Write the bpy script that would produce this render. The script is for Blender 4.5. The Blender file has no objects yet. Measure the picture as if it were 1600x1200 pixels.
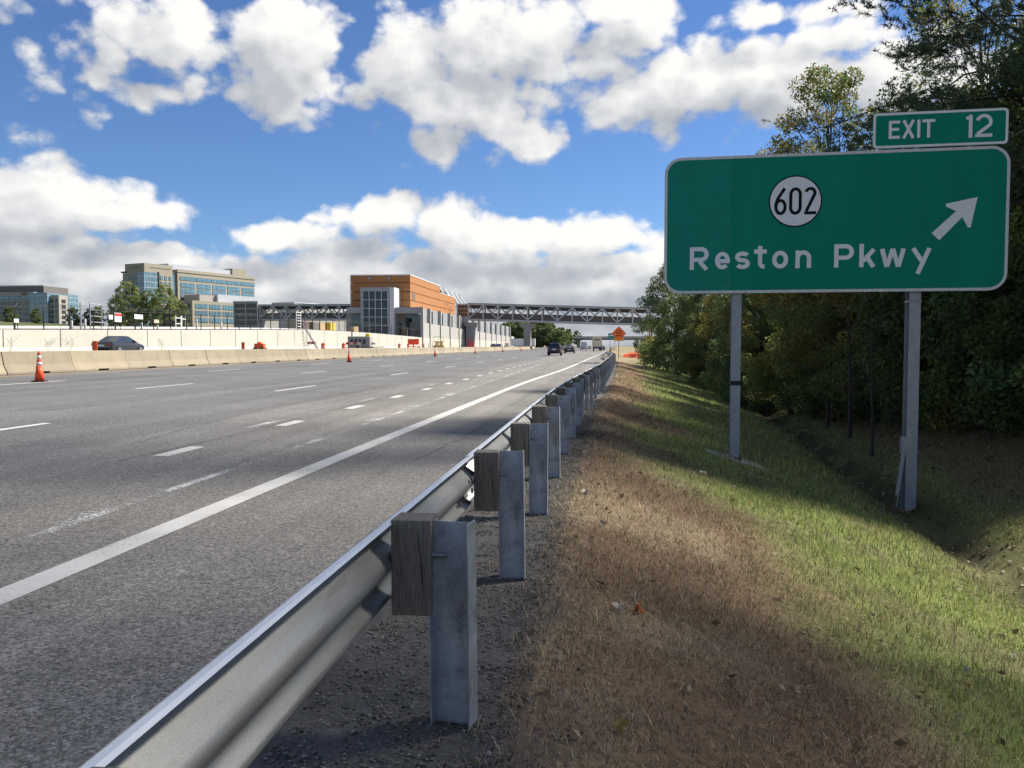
import bpy, bmesh, math, random
import numpy as np
from mathutils import Vector, Matrix
sc = bpy.context.scene
COL = sc.collection
R = math.radians
rng = np.random.default_rng(7)
random.seed(7)

# ------------------------------------------------------------------ camera
EYE = 1.42
F = 1250.0                                    # focal length in photo pixels (1600 wide)
YAW = math.atan(135 / F)
PITCH = math.atan(60 / F * math.cos(YAW))
cd = bpy.data.cameras.new('camera')
cam = bpy.data.objects.new('camera', cd)
COL.objects.link(cam)
cam.location = (0, 0, EYE)
cam.rotation_euler = (math.pi / 2 - PITCH, 0, YAW)
cd.sensor_width = 36
cd.lens = F / 1600 * 36
cd.clip_start = 0.05
cd.clip_end = 12000
sc.camera = cam
sc.view_settings.view_transform = 'Standard'
sc.view_settings.look = 'None'
sc.view_settings.gamma = 1
sc.view_settings.exposure = 1.13
sc.view_settings.use_curve_mapping = False
sc.cycles.use_denoising = True
sc.cycles.use_adaptive_sampling = True
sc.cycles.adaptive_threshold = .015
sc.cycles.max_bounces = 6
sc.cycles.diffuse_bounces = 3
sc.cycles.glossy_bounces = 3
sc.cycles.transmission_bounces = 4
sc.cycles.sample_clamp_indirect = 6

def P(px, py, Y):
    """world point seen at a photo pixel at road distance Y (used to survey the place)"""
    cy, sy, cp, sp = math.cos(YAW), math.sin(YAW), math.cos(PITCH), math.sin(PITCH)
    f = Vector((-sy * cp, cy * cp, -sp)); r = Vector((cy, sy, 0)); u = r.cross(f)
    d = f + r * ((px - 800) / F) - u * ((py - 600) / F)
    return Vector((0, 0, EYE)) + d * (Y / d.y)

# ------------------------------------------------------------------ sun + sky
SUN_AZ, SUN_EL = R(58), R(44)                 # azimuth from the road direction towards the right
S = Vector((math.sin(SUN_AZ) * math.cos(SUN_EL), math.cos(SUN_AZ) * math.cos(SUN_EL), math.sin(SUN_EL)))
ld = bpy.data.lights.new('sun', 'SUN')
ld.energy = 4.3
ld.angle = R(5.0)
ld.color = (1.0, 0.94, 0.84)
sun = bpy.data.objects.new('sun', ld)
COL.objects.link(sun)
sun.rotation_euler = S.to_track_quat('Z', 'Y').to_euler()

world = bpy.data.worlds.new('World')
sc.world = world
world.use_nodes = True
world.cycles.sampling_method = 'MANUAL'
world.cycles.sample_map_resolution = 512

class NT:
    """small helper to write node trees"""
    def __init__(s, tree):
        s.t = tree
    def n(s, typ, ins=None, **kw):
        nd = s.t.nodes.new(typ)
        for k, v in kw.items():
            setattr(nd, k, v)
        for k, v in (ins or {}).items():
            if isinstance(v, tuple) and len(v) == 2 and hasattr(v[0], 'outputs'):
                s.t.links.new(v[0].outputs[v[1]], nd.inputs[k])
            elif hasattr(v, 'outputs'):
                s.t.links.new(v.outputs[0], nd.inputs[k])
            else:
                nd.inputs[k].default_value = v
        return nd
    def m(s, op, a, b=None, c=None, clamp=False):
        ins = {0: a}
        if b is not None: ins[1] = b
        if c is not None: ins[2] = c
        return s.n('ShaderNodeMath', ins, operation=op, use_clamp=clamp)
    def ss(s, x, lo, hi, a=0.0, b=1.0):
        return s.n('ShaderNodeMapRange', {0: x, 1: lo, 2: hi, 3: a, 4: b}, interpolation_type='SMOOTHSTEP')
    def mix(s, f, a, b, bt='MIX'):
        nd = s.t.nodes.new('ShaderNodeMix'); nd.data_type = 'RGBA'; nd.blend_type = bt
        for i, v in ((0, f), (6, a), (7, b)):
            if isinstance(v, tuple) and len(v) == 2 and hasattr(v[0], 'outputs'):
                s.t.links.new(v[0].outputs[v[1]], nd.inputs[i])
            elif hasattr(v, 'outputs'):
                s.t.links.new(v.outputs[2] if v.bl_idname == 'ShaderNodeMix' else v.outputs[0], nd.inputs[i])
            else:
                nd.inputs[i].default_value = (*v, 1) if isinstance(v, tuple) and len(v) == 3 else v
        return nd

def build_sky():
    az0 = -YAW
    # cumulus seen in the photograph: photo x, y, half width, half height, weight
    blobs = [(245, 70, 105, 88, 1.1), (180, 95, 62, 48, .9), (235, 145, 62, 26, .7), (300, 55, 52, 60, .9), (455, 95, 102, 112, 1.15), (415, 60, 60, 60, .9), (520, 70, 50, 65, .8), (470, 180, 48, 34, .7),
             (640, 95, 88, 88, 1.0), (735, 165, 165, 92, 1.2), (690, 225, 62, 32, .8), (820, 215, 80, 34, .8), (790, 70, 150, 80, 1.0), (760, 15, 140, 40, .8), (950, 15, 120, 36, .8),
             (1000, 165, 100, 60, 1.1), (1080, 125, 160, 68, 1.2), (1220, 105, 140, 62, 1.15), (1300, 75, 75, 42, 1.0), (1180, 150, 90, 50, .8), (1190, 12, 110, 26, .8), (1310, 8, 90, 22, .7), (950, 80, 110, 55, .8),
             (1430, 130, 190, 80, .8), (1600, 300, 170, 140, .9),
             (80, 300, 140, 56, 1.2), (150, 335, 112, 40, 1.1), (20, 345, 120, 40, 1.0), (25, 70, 62, 75, .14), (92, 146, 38, 14, .4), (5, 150, 40, 36, .2), (140, 0, 90, 18, .3),
             (0, 400, 230, 46, 1.1), (230, 425, 220, 42, 1.1), (440, 372, 108, 34, 1.15), (610, 345, 92, 36, 1.1), (720, 358, 130, 50, 1.2), (860, 372, 120, 46, 1.15), (960, 378, 100, 42, 1.1), (495, 343, 26, 10, .5),
             (500, 440, 420, 66, 1.3), (100, 460, 420, 60, 1.2), (950, 440, 400, 76, 1.3), (1500, 450, 500, 60, 1.0), (1130, 395, 200, 50, .9), (700, 500, 1600, 46, 1.2), (700, 545, 2600, 50, 1.25)]
    g = bpy.data.node_groups.new('cloud_density', 'ShaderNodeTree')
    g.interface.new_socket('P', in_out='INPUT', socket_type='NodeSocketVector')
    g.interface.new_socket('D', in_out='OUTPUT', socket_type='NodeSocketFloat')
    q = NT(g)
    gi = q.n('NodeGroupInput'); go = q.n('NodeGroupOutput')
    warp = q.n('ShaderNodeTexNoise', {'Vector': gi, 'Scale': 4.5, 'Detail': 2.0, 'Roughness': .55}, noise_dimensions='2D')
    wv = q.n('ShaderNodeVectorMath', {0: (warp, 1), 1: (.5, .5, .5)}, operation='SUBTRACT')
    wv = q.n('ShaderNodeVectorMath', {0: wv, 'Scale': .06}, operation='SCALE')
    pw = q.n('ShaderNodeVectorMath', {0: gi, 1: wv}, operation='ADD')
    acc = None
    for (px, py, hw, hh, w) in blobs:
        d = P(px, py, 100) - Vector((0, 0, EYE))
        az = math.atan2(d.x, d.y); el = math.atan2(d.z, math.hypot(d.x, d.y))
        k = F * 1.0
        ku, kv = k / (hw * 1.0), k / (hh * 1.0)
        mul = q.n('ShaderNodeVectorMath', {0: pw, 1: (ku, kv, 0), 2: (-az * ku, -el * kv, 0)}, operation='MULTIPLY_ADD')
        ln = q.n('ShaderNodeVectorMath', {0: mul}, operation='LENGTH')
        v = q.m('MULTIPLY_ADD', (ln, 1), -w, w)
        acc = v if acc is None else q.n('ShaderNodeMath', {0: acc, 1: v, 2: .18}, operation='SMOOTH_MAX')
    # sky outside the picture goes on with the same kind of scattered cumulus
    big = q.n('ShaderNodeTexNoise', {'Vector': gi, 'Scale': 2.6, 'Detail': 2.0, 'Roughness': .5}, noise_dimensions='2D')
    sp = q.n('ShaderNodeSeparateXYZ', {0: gi})
    side = q.ss(q.m('ABSOLUTE', q.m('ADD', (sp, 0), YAW)), .62, .8)
    high = q.ss((sp, 1), .44, .56)
    out = q.m('MAXIMUM', side, high)
    fld = q.m('MULTIPLY', q.m('SUBTRACT', big, .5), 3.2)
    fld = q.m('SUBTRACT', fld, q.m('MULTIPLY', q.m('SUBTRACT', 1.0, out), 3.0))
    acc = q.m('MAXIMUM', acc, fld)
    sc_ = q.n('ShaderNodeVectorMath', {0: gi, 1: (1, 1.35, 1)}, operation='MULTIPLY')
    fb = q.n('ShaderNodeTexNoise', {'Vector': sc_, 'Scale': 11.0, 'Detail': 7.0, 'Roughness': .57, 'Lacunarity': 2.15}, noise_dimensions='2D')
    bil = q.n('ShaderNodeTexVoronoi', {'Vector': q.n('ShaderNodeVectorMath', {0: sc_, 1: q.n('ShaderNodeVectorMath', {0: wv, 'Scale': .5}, operation='SCALE')}, operation='ADD'), 'Scale': 19.0}, voronoi_dimensions='2D')
    pert = q.m('ADD', q.m('MULTIPLY', q.m('SUBTRACT', fb, .5), 1.35), q.m('MULTIPLY', q.m('SUBTRACT', .42, bil), .55))
    bil2 = q.n('ShaderNodeTexVoronoi', {'Vector': q.n('ShaderNodeVectorMath', {0: sc_, 1: q.n('ShaderNodeVectorMath', {0: wv, 'Scale': .9}, operation='SCALE')}, operation='ADD'), 'Scale': 46.0}, voronoi_dimensions='2D')
    pert = q.m('ADD', pert, q.m('MULTIPLY', q.m('SUBTRACT', .42, bil2), .26))
    D = q.m('ADD', acc, pert)
    g.links.new(D.outputs[0], go.inputs[0])
    t = world.node_tree
    t.nodes.clear()
    w = NT(t)
    tc = w.n('ShaderNodeTexCoord')
    nrm = w.n('ShaderNodeVectorMath', {0: tc}, operation='NORMALIZE')
    xyz = w.n('ShaderNodeSeparateXYZ', {0: nrm})
    az = w.m('ARCTAN2', (xyz, 0), (xyz, 1))
    el = w.m('ARCSINE', (xyz, 2))
    pv = w.n('ShaderNodeCombineXYZ', {0: az, 1: el, 2: 0.0})
    def dens(off):
        v = w.n('ShaderNodeVectorMath', {0: pv, 1: off}, operation='ADD')
        nd = t.nodes.new('ShaderNodeGroup'); nd.node_tree = g
        t.links.new(v.outputs[0], nd.inputs[0])
        return nd
    d0, d1 = dens((0, 0, 0)), dens((.026, .044, 0))
    alpha = w.ss(d0, .04, .46)
    lit = w.m('MULTIPLY', w.m('SUBTRACT', d0, d1), .62)
    thick = w.ss(d0, .25, 1.5)
    sh = w.m('SUBTRACT', w.m('ADD', .60, lit), w.m('MULTIPLY', thick, .30))
    low = w.ss(el, .03, .17, .22, 0.0)
    sh = w.m('SUBTRACT', sh, low)
    sh = w.n('ShaderNodeClamp', {0: sh, 1: 0.0, 2: 1.0})
    ramp = t.nodes.new('ShaderNodeValToRGB')
    t.links.new(sh.outputs[0], ramp.inputs[0])
    e = ramp.color_ramp.elements
    e[0].position = 0; e[0].color = (.34, .375, .44, 1)
    e[1].position = 1; e[1].color = (.90, .89, .87, 1)
    a = e.new(.42); a.color = (.50, .52, .555, 1)
    a = e.new(.72); a.color = (.71, .715, .725, 1)
    cl = w.n('ShaderNodeVectorMath', {0: ramp, 'Scale': 7.35}, operation='SCALE')
    sky = t.nodes.new('ShaderNodeTexSky')
    sky.sky_type = 'NISHITA'; sky.sun_disc = False
    sky.sun_elevation = SUN_EL; sky.sun_rotation = SUN_AZ
    sky.air_density = 1.0; sky.dust_density = .1; sky.ozone_density = 2.6; sky.altitude = 60
    skyc = w.n('ShaderNodeVectorMath', {0: sky, 1: (.455, .59, .80)}, operation='MULTIPLY')
    colr = w.mix(alpha, skyc, cl)
    bg = t.nodes.new('ShaderNodeBackground'); bg.inputs[1].default_value = 0.070
    t.links.new(colr.outputs[2], bg.inputs[0])
    o = t.nodes.new('ShaderNodeOutputWorld')
    t.links.new(bg.outputs[0], o.inputs[0])
build_sky()

# ------------------------------------------------------------------ materials
MATS = {}
def mat(name, col, rough=.7, metal=0.0, var=.0, vscale=3.0, fine=.0, fscale=60.0, bump=.0, bscale=60.0, stretch=(1, 1, 1), spec=.5, rnd=0.0, emit=None, hue=None, coat=0):
    """principled material with large and small colour variation, optional bump and per-object tint"""
    if name in MATS: return MATS[name]
    m = bpy.data.materials.new(name); m.use_nodes = True
    t = m.node_tree; q = NT(t)
    b = t.nodes['Principled BSDF']
    b.inputs['Roughness'].default_value = rough
    b.inputs['Metallic'].default_value = metal
    b.inputs['Specular IOR Level'].default_value = spec
    b.inputs['Coat Weight'].default_value = coat
    tc = q.n('ShaderNodeTexCoord')
    mp = q.n('ShaderNodeMapping', {0: (tc, 3), 3: stretch})
    c = None
    if var or fine or rnd:
        c = (*col, 1)
        f = None
        if var:
            nz = q.n('ShaderNodeTexNoise', {'Vector': mp, 'Scale': vscale, 'Detail': 5.0, 'Roughness': .6})
            f = q.n('ShaderNodeMapRange', {0: nz, 1: .25, 2: .75, 3: 1 - var, 4: 1 + var})
        if fine:
            nz = q.n('ShaderNodeTexNoise', {'Vector': mp, 'Scale': fscale, 'Detail': 3.0, 'Roughness': .7})
            f2 = q.n('ShaderNodeMapRange', {0: nz, 1: .25, 2: .75, 3: 1 - fine, 4: 1 + fine})
            f = q.m('MULTIPLY', f, f2) if f else f2
        if rnd:
            oi = q.n('ShaderNodeObjectInfo')
            f3 = q.n('ShaderNodeMapRange', {0: (oi, 5), 3: 1 - rnd, 4: 1 + rnd})
            f = q.m('MULTIPLY', f, f3) if f else f3
        vm = q.n('ShaderNodeVectorMath', {0: col, 'Scale': f}, operation='SCALE')
        t.links.new(vm.outputs[0], b.inputs['Base Color'])
        if hue:
            nz = q.n('ShaderNodeTexNoise', {'Vector': mp, 'Scale': hue[1], 'Detail': 6.0, 'Roughness': .65})
            mm = q.mix(q.ss(nz, hue[2], hue[3]), vm, hue[0])
            t.links.new(mm.outputs[2], b.inputs['Base Color'])
    else:
        b.inputs['Base Color'].default_value = (*col, 1)
    if bump:
        nz = q.n('ShaderNodeTexNoise', {'Vector': mp, 'Scale': bscale, 'Detail': 4.0, 'Roughness': .65})
        bp = q.n('ShaderNodeBump', {'Strength': bump, 'Distance': .02, 'Height': nz})
        t.links.new(bp.outputs[0], b.inputs['Normal'])
    if emit:
        b.inputs['Emission Color'].default_value = (*emit[0], 1); b.inputs['Emission Strength'].default_value = emit[1]
    MATS[name] = m
    return m

def asphalt_mat():
    m = bpy.data.materials.new('asphalt'); m.use_nodes = True
    t = m.node_tree; q = NT(t); b = t.nodes['Principled BSDF']
    tc = q.n('ShaderNodeTexCoord'); xyz = q.n('ShaderNodeSeparateXYZ', {0: (tc, 3)})
    # older smooth lanes far; coarse exit lane and shoulder near, lightened to offset shade
    f = q.ss((xyz, 0), -7.6, -4.4)
    base = q.mix(f, (.124, .123, .121), (.176, .166, .150))
    mp = q.n('ShaderNodeMapping', {0: (tc, 3), 3: (1.1, .03, 1)})
    st = q.n('ShaderNodeTexNoise', {'Vector': mp, 'Scale': 1.3, 'Detail': 4.0, 'Roughness': .6})
    big = q.n('ShaderNodeTexNoise', {'Vector': (tc, 3), 'Scale': .22, 'Detail': 5.0, 'Roughness': .6})
    mp2 = q.n('ShaderNodeMapping', {0: (tc, 3), 3: (.25, 1.2, 1)})
    tr = q.n('ShaderNodeTexNoise', {'Vector': mp2, 'Scale': .5, 'Detail': 5.0, 'Roughness': .6})
    k = q.m('MULTIPLY', q.n('ShaderNodeMapRange', {0: st, 1: .3, 2: .7, 3: .80, 4: 1.16}), q.n('ShaderNodeMapRange', {0: big, 1: .3, 2: .7, 3: .84, 4: 1.14}))
    k = q.m('MULTIPLY', k, q.n('ShaderNodeMapRange', {0: tr, 1: .3, 2: .75, 3: .92, 4: 1.13}))
    # wheel paths
    wp = q.m('COSINE', q.m('MULTIPLY', q.m('ADD', (xyz, 0), 5.25), 2 * math.pi * 2 / 3.75))
    k = q.m('MULTIPLY', k, q.n('ShaderNodeMapRange', {0: wp, 1: -1.0, 2: 1.0, 3: 1.06, 4: .95}))
    v1 = q.n('ShaderNodeTexVoronoi', {'Vector': (tc, 3), 'Scale': 95.0})
    v2 = q.n('ShaderNodeTexNoise', {'Vector': (tc, 3), 'Scale': 170.0, 'Detail': 3.0, 'Roughness': .75})
    agg = q.n('ShaderNodeSeparateColor', {0: (v1, 1)})
    sp = q.n('ShaderNodeMapRange', {0: (agg, 0), 3: .42, 4: 1.58})
    sp2 = q.n('ShaderNodeMapRange', {0: v2, 1: .3, 2: .7, 3: .50, 4: 1.50})
    v3 = q.n('ShaderNodeTexVoronoi', {'Vector': (tc, 3), 'Scale': 48.0})
    ag3 = q.n('ShaderNodeSeparateColor', {0: (v3, 1)})
    sp = q.m('MULTIPLY', sp, q.n('ShaderNodeMapRange', {0: (ag3, 0), 3: .72, 4: 1.28}))
    k = q.m('MULTIPLY', k, q.m('MULTIPLY', sp, sp2))
    hi = q.ss((agg, 1), .93, 1.0)
    colr = q.n('ShaderNodeVectorMath', {0: (base, 2), 'Scale': k}, operation='SCALE')
    colr = q.mix(q.m('MULTIPLY', hi, .35), colr, (.34, .32, .29))
    t.links.new(colr.outputs[2], b.inputs['Base Color'])
    b.inputs['Roughness'].default_value = .82
    b.inputs['Specular IOR Level'].default_value = .35
    bh = q.m('ADD', q.m('MULTIPLY', (v1, 0), -1.0), v2)
    bp = q.n('ShaderNodeBump', {'Strength': .55, 'Distance': .006, 'Height': bh})
    t.links.new(bp.outputs[0], b.inputs['Normal'])
    MATS['asphalt'] = m
    return m

def paint_mat(name, col, wear, scale):
    """worn road paint: alpha breaks up over the aggregate"""
    m = bpy.data.materials.new(name); m.use_nodes = True
    t = m.node_tree; q = NT(t); b = t.nodes['Principled BSDF']
    tc = q.n('ShaderNodeTexCoord')
    n1 = q.n('ShaderNodeTexNoise', {'Vector': (tc, 3), 'Scale': scale, 'Detail': 6.0, 'Roughness': .75})
    n2 = q.n('ShaderNodeTexNoise', {'Vector': (tc, 3), 'Scale': 1.1, 'Detail': 4.0, 'Roughness': .6})
    n3 = q.n('ShaderNodeTexNoise', {'Vector': (tc, 3), 'Scale': 140.0, 'Detail': 2.0})
    s = q.m('ADD', n1, q.m('MULTIPLY', q.m('SUBTRACT', n2, .5), .5))
    a = q.ss(s, wear - .04, wear + .04)
    t.links.new(a.outputs[0], b.inputs['Alpha'])
    k = q.m('MULTIPLY', q.n('ShaderNodeMapRange', {0: n2, 1: .3, 2: .7, 3: .82, 4: 1.1}), q.n('ShaderNodeMapRange', {0: n3, 1: .3, 2: .7, 3: .84, 4: 1.1}))
    vm = q.n('ShaderNodeVectorMath', {0: col, 'Scale': k}, operation='SCALE')
    t.links.new(vm.outputs[0], b.inputs['Base Color'])
    b.inputs['Roughness'].default_value = .75
    MATS[name] = m
    return m

def tint_mat(name, rough=.8, trans=0.0, fine=0.0, fscale=30.0, bump=0.0, spec=.25, gain=1.0, rnd=.0):
    """colour from the mesh's own 'tint' attribute; leaves let some light through"""
    m = bpy.data.materials.new(name); m.use_nodes = True
    t = m.node_tree; q = NT(t); b = t.nodes['Principled BSDF']
    at = q.n('ShaderNodeAttribute', attribute_name='tint')
    c = (at, 0)
    k = None
    if rnd:
        oi = q.n('ShaderNodeObjectInfo')
        k = q.n('ShaderNodeMapRange', {0: (oi, 5), 3: 1 - rnd, 4: 1 + rnd})
    if fine:
        tc = q.n('ShaderNodeTexCoord')
        nz = q.n('ShaderNodeTexNoise', {'Vector': (tc, 3), 'Scale': fscale, 'Detail': 6.0, 'Roughness': .75})
        f2 = q.n('ShaderNodeMapRange', {0: nz, 1: .28, 2: .72, 3: 1 - fine, 4: 1 + fine})
        k = q.m('MULTIPLY', k, f2) if k else f2
        if bump:
            bp = q.n('ShaderNodeBump', {'Strength': bump, 'Distance': .03, 'Height': nz})
            t.links.new(bp.outputs[0], b.inputs['Normal'])
    if k is not None:
        c = (q.n('ShaderNodeVectorMath', {0: c, 'Scale': k}, operation='SCALE'), 0)
    t.links.new(c[0].outputs[c[1]], b.inputs['Base Color'])
    b.inputs['Roughness'].default_value = rough
    b.inputs['Specular IOR Level'].default_value = spec
    if trans:
        tr = q.n('ShaderNodeBsdfTranslucent')
        t.links.new(c[0].outputs[c[1]], tr.inputs[0])
        mx = q.n('ShaderNodeMixShader', {0: trans})
        t.links.new(b.outputs[0], mx.inputs[1]); t.links.new(tr.outputs[0], mx.inputs[2])
        t.links.new(mx.outputs[0], t.nodes['Material Output'].inputs[0])
    MATS[name] = m
    return m

def glass_mat(name, col, rough=.06, var=.0):
    return mat(name, col, rough, 0.0, spec=1.0, var=var, vscale=.35)

def rail_mat():
    """galvanised beam with road dust caught in its hollows"""
    m = bpy.data.materials.new('dusty_rail_steel'); m.use_nodes = True
    t = m.node_tree; q = NT(t); b = t.nodes['Principled BSDF']
    tc = q.n('ShaderNodeTexCoord')
    mp = q.n('ShaderNodeMapping', {0: (tc, 3), 3: (8, .8, 8)})
    n1 = q.n('ShaderNodeTexNoise', {'Vector': mp, 'Scale': 2.0, 'Detail': 6.0, 'Roughness': .65})
    n2 = q.n('ShaderNodeTexNoise', {'Vector': (tc, 3), 'Scale': 240.0, 'Detail': 2.0})
    c = q.mix(q.ss(n1, .40, .76), (.33, .335, .335), (.24, .225, .20))
    k = q.n('ShaderNodeMapRange', {0: n2, 1: .3, 2: .7, 3: .86, 4: 1.12})
    v = q.n('ShaderNodeVectorMath', {0: (c, 2), 'Scale': k}, operation='SCALE')
    t.links.new(v.outputs[0], b.inputs['Base Color'])
    b.inputs['Metallic'].default_value = .72
    b.inputs['Roughness'].default_value = .47
    MATS['dusty_rail_steel'] = m
    return m

asphalt_mat(); rail_mat()
paint_mat('road_paint', (.54, .53, .50), .33, 42)
paint_mat('worn_road_paint', (.50, .50, .48), .57, 34)
paint_mat('ghost_road_paint', (.55, .55, .53), .535, 40)
mat('yellow_edge_paint', (.55, .33, .08), .8, var=.25, vscale=2)
mat('crack_tar', (.018, .018, .019), .7)
mat('galvanised', (.36, .385, .42), .5, .45, var=.36, vscale=8, fine=.16, fscale=50, hue=((.13, .15, .19), 6, .52, .70))
mat('galvanised_sign_post', (.30, .32, .36), .5, .5, var=.2, vscale=6, fine=.1, fscale=40)
mat('sky_lit_zinc', (.66, .68, .70), .38, .35, var=.08, vscale=3)
mat('weathered_wood', (.20, .175, .14), .9, var=.3, vscale=5, fine=.4, fscale=26, bump=.5, bscale=26, stretch=(6, 6, .5), rnd=.25)
mat('wood_dark_check', (.015, .013, .011), .95)
mat('bolt_steel', (.25, .25, .27), .5, .7)
mat('tan_concrete', (.265, .225, .16), .9, var=.13, vscale=1.6, fine=.1, fscale=25, rnd=.13, hue=((.20, .168, .122), 1.2, .56, .78))
mat('white_concrete', (.46, .435, .37), .85, var=.08, vscale=.7, fine=.05, fscale=20, rnd=.03)
mat('pale_concrete', (.36, .35, .32), .85, var=.08, vscale=.4, fine=.05, fscale=12)
mat('grey_concrete', (.36, .36, .35), .85, var=.12, vscale=.5, fine=.06, fscale=12)
mat('footing_concrete', (.34, .31, .25), .92, var=.25, vscale=6, fine=.2, fscale=40, bump=.3)
mat('cone_orange', (.80, .075, .02), .55, var=.22, vscale=9, fine=.15, fscale=40)
mat('safety_orange', (.85, .12, .03), .6, var=.1, vscale=4)
mat('safety_red', (.62, .06, .03), .5, var=.1, vscale=3)
mat('cone_white', (.62, .58, .52), .5, var=.25, vscale=14)
mat('black_rubber', (.02, .02, .021), .8)
mat('sign_green', (.003, .215, .150), .55, spec=.12, var=.10, vscale=1.1, fine=.05, fscale=30, stretch=(1, 1, .25))
mat('sign_green_faded', (.006, .229, .164), .5, var=.12, vscale=1.6, fine=.10, fscale=14, stretch=(1, 1, 4), spec=.15)
mat('sign_white', (.74, .76, .79), .45, var=.05, vscale=4, fine=.06, fscale=60)
mat('sign_border', (.60, .61, .62), .5, var=.1, vscale=5, fine=.1, fscale=50)
mat('sign_black', (.006, .007, .012), .6, spec=.15)
mat('sheet_seam', (.02, .20, .14), .5)
mat('sign_back', (.4, .41, .42), .5, .6)
mat('work_sign_orange', (1.0, .17, .03), .5)
mat('plaque_amber', (.80, .34, .04), .5)
mat('clad_orange', (.37, .155, .045), .6, var=.05, vscale=.5, fine=.03, fscale=6)
mat('joint_dark', (.05, .045, .04), .8)
mat('trim_white', (.62, .62, .62), .5)
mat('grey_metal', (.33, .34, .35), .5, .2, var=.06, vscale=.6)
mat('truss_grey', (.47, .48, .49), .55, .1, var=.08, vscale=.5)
mat('dark_metal', (.06, .063, .068), .5, .3)
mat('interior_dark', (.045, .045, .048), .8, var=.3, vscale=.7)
mat('taupe_panel', (.13, .115, .105), .7, var=.15, vscale=.4)
mat('tower_glass', (.03, .042, .055), .12, spec=.45, var=.5, vscale=.35)
glass_mat('office_glass', (.10, .19, .24), .1, var=.35)
glass_mat('dark_glass', (.015, .018, .022), .05)
glass_mat('car_glass', (.03, .04, .045), .04)
mat('beige_precast', (.30, .27, .21), .8, var=.05, vscale=.08)
mat('grey_precast', (.33, .31, .28), .8, var=.05, vscale=.08)
mat('office_white', (.55, .55, .50), .8, var=.05, vscale=.08)
mat('metal_screen', (.46, .47, .50), .5, .2, var=.05, vscale=.1)
mat('white_paint', (.72, .72, .70), .5, var=.06, vscale=3)
mat('yellow_paint', (.65, .45, .05), .5, var=.1, vscale=2)
mat('plywood', (.46, .33, .17), .8, var=.12, vscale=1)
mat('rail_rust', (.10, .06, .042), .9, var=.3, vscale=1)
mat('car_black', (.012, .012, .014), .25, 0, spec=.6, coat=.6)
mat('car_navy', (.016, .018, .04), .25, 0, spec=.6, coat=.6)
mat('car_gunmetal', (.035, .038, .048), .3, .3, coat=.6)
mat('car_white', (.66, .66, .66), .35, 0, coat=.4)
mat('car_silver', (.4, .41, .42), .35, .4, coat=.4)
mat('truck_cream', (.60, .54, .38), .6, var=.05, vscale=1)
mat('tail_red', (.20, .012, .01), .25)
mat('rim_silver', (.4, .4, .42), .35, .8)
mat('plate_white', (.7, .72, .75), .5)
mat('bark', (.05, .042, .034), .95, var=.3, vscale=8, fine=.3, fscale=30, bump=.6, bscale=20, stretch=(3, 3, .6))
mat('bark_pale', (.12, .11, .095), .95, var=.3, vscale=8)
mat('black_fence', (.012, .012, .013), .6)
mat('red_sign', (.45, .03, .03), .5)
mat('cloth_pink', (.6, .12, .3), .8)
mat('cloth_lime', (.5, .6, .05), .8)
mat('teal_sign', (.02, .25, .25), .5)
tint_mat('leaf', .5, .45, spec=.35, rnd=.18)
tint_mat('needle', .6, .15, spec=.3, rnd=.1)
tint_mat('grass_blade', .75, .25, spec=.15)
tint_mat('soil', .95, 0, fine=.45, fscale=22, bump=.7, spec=.1)
tint_mat('stone', .9, 0, fine=.25, fscale=90, spec=.2)
tint_mat('dry_leaf', .7, .2, spec=.2)

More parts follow.
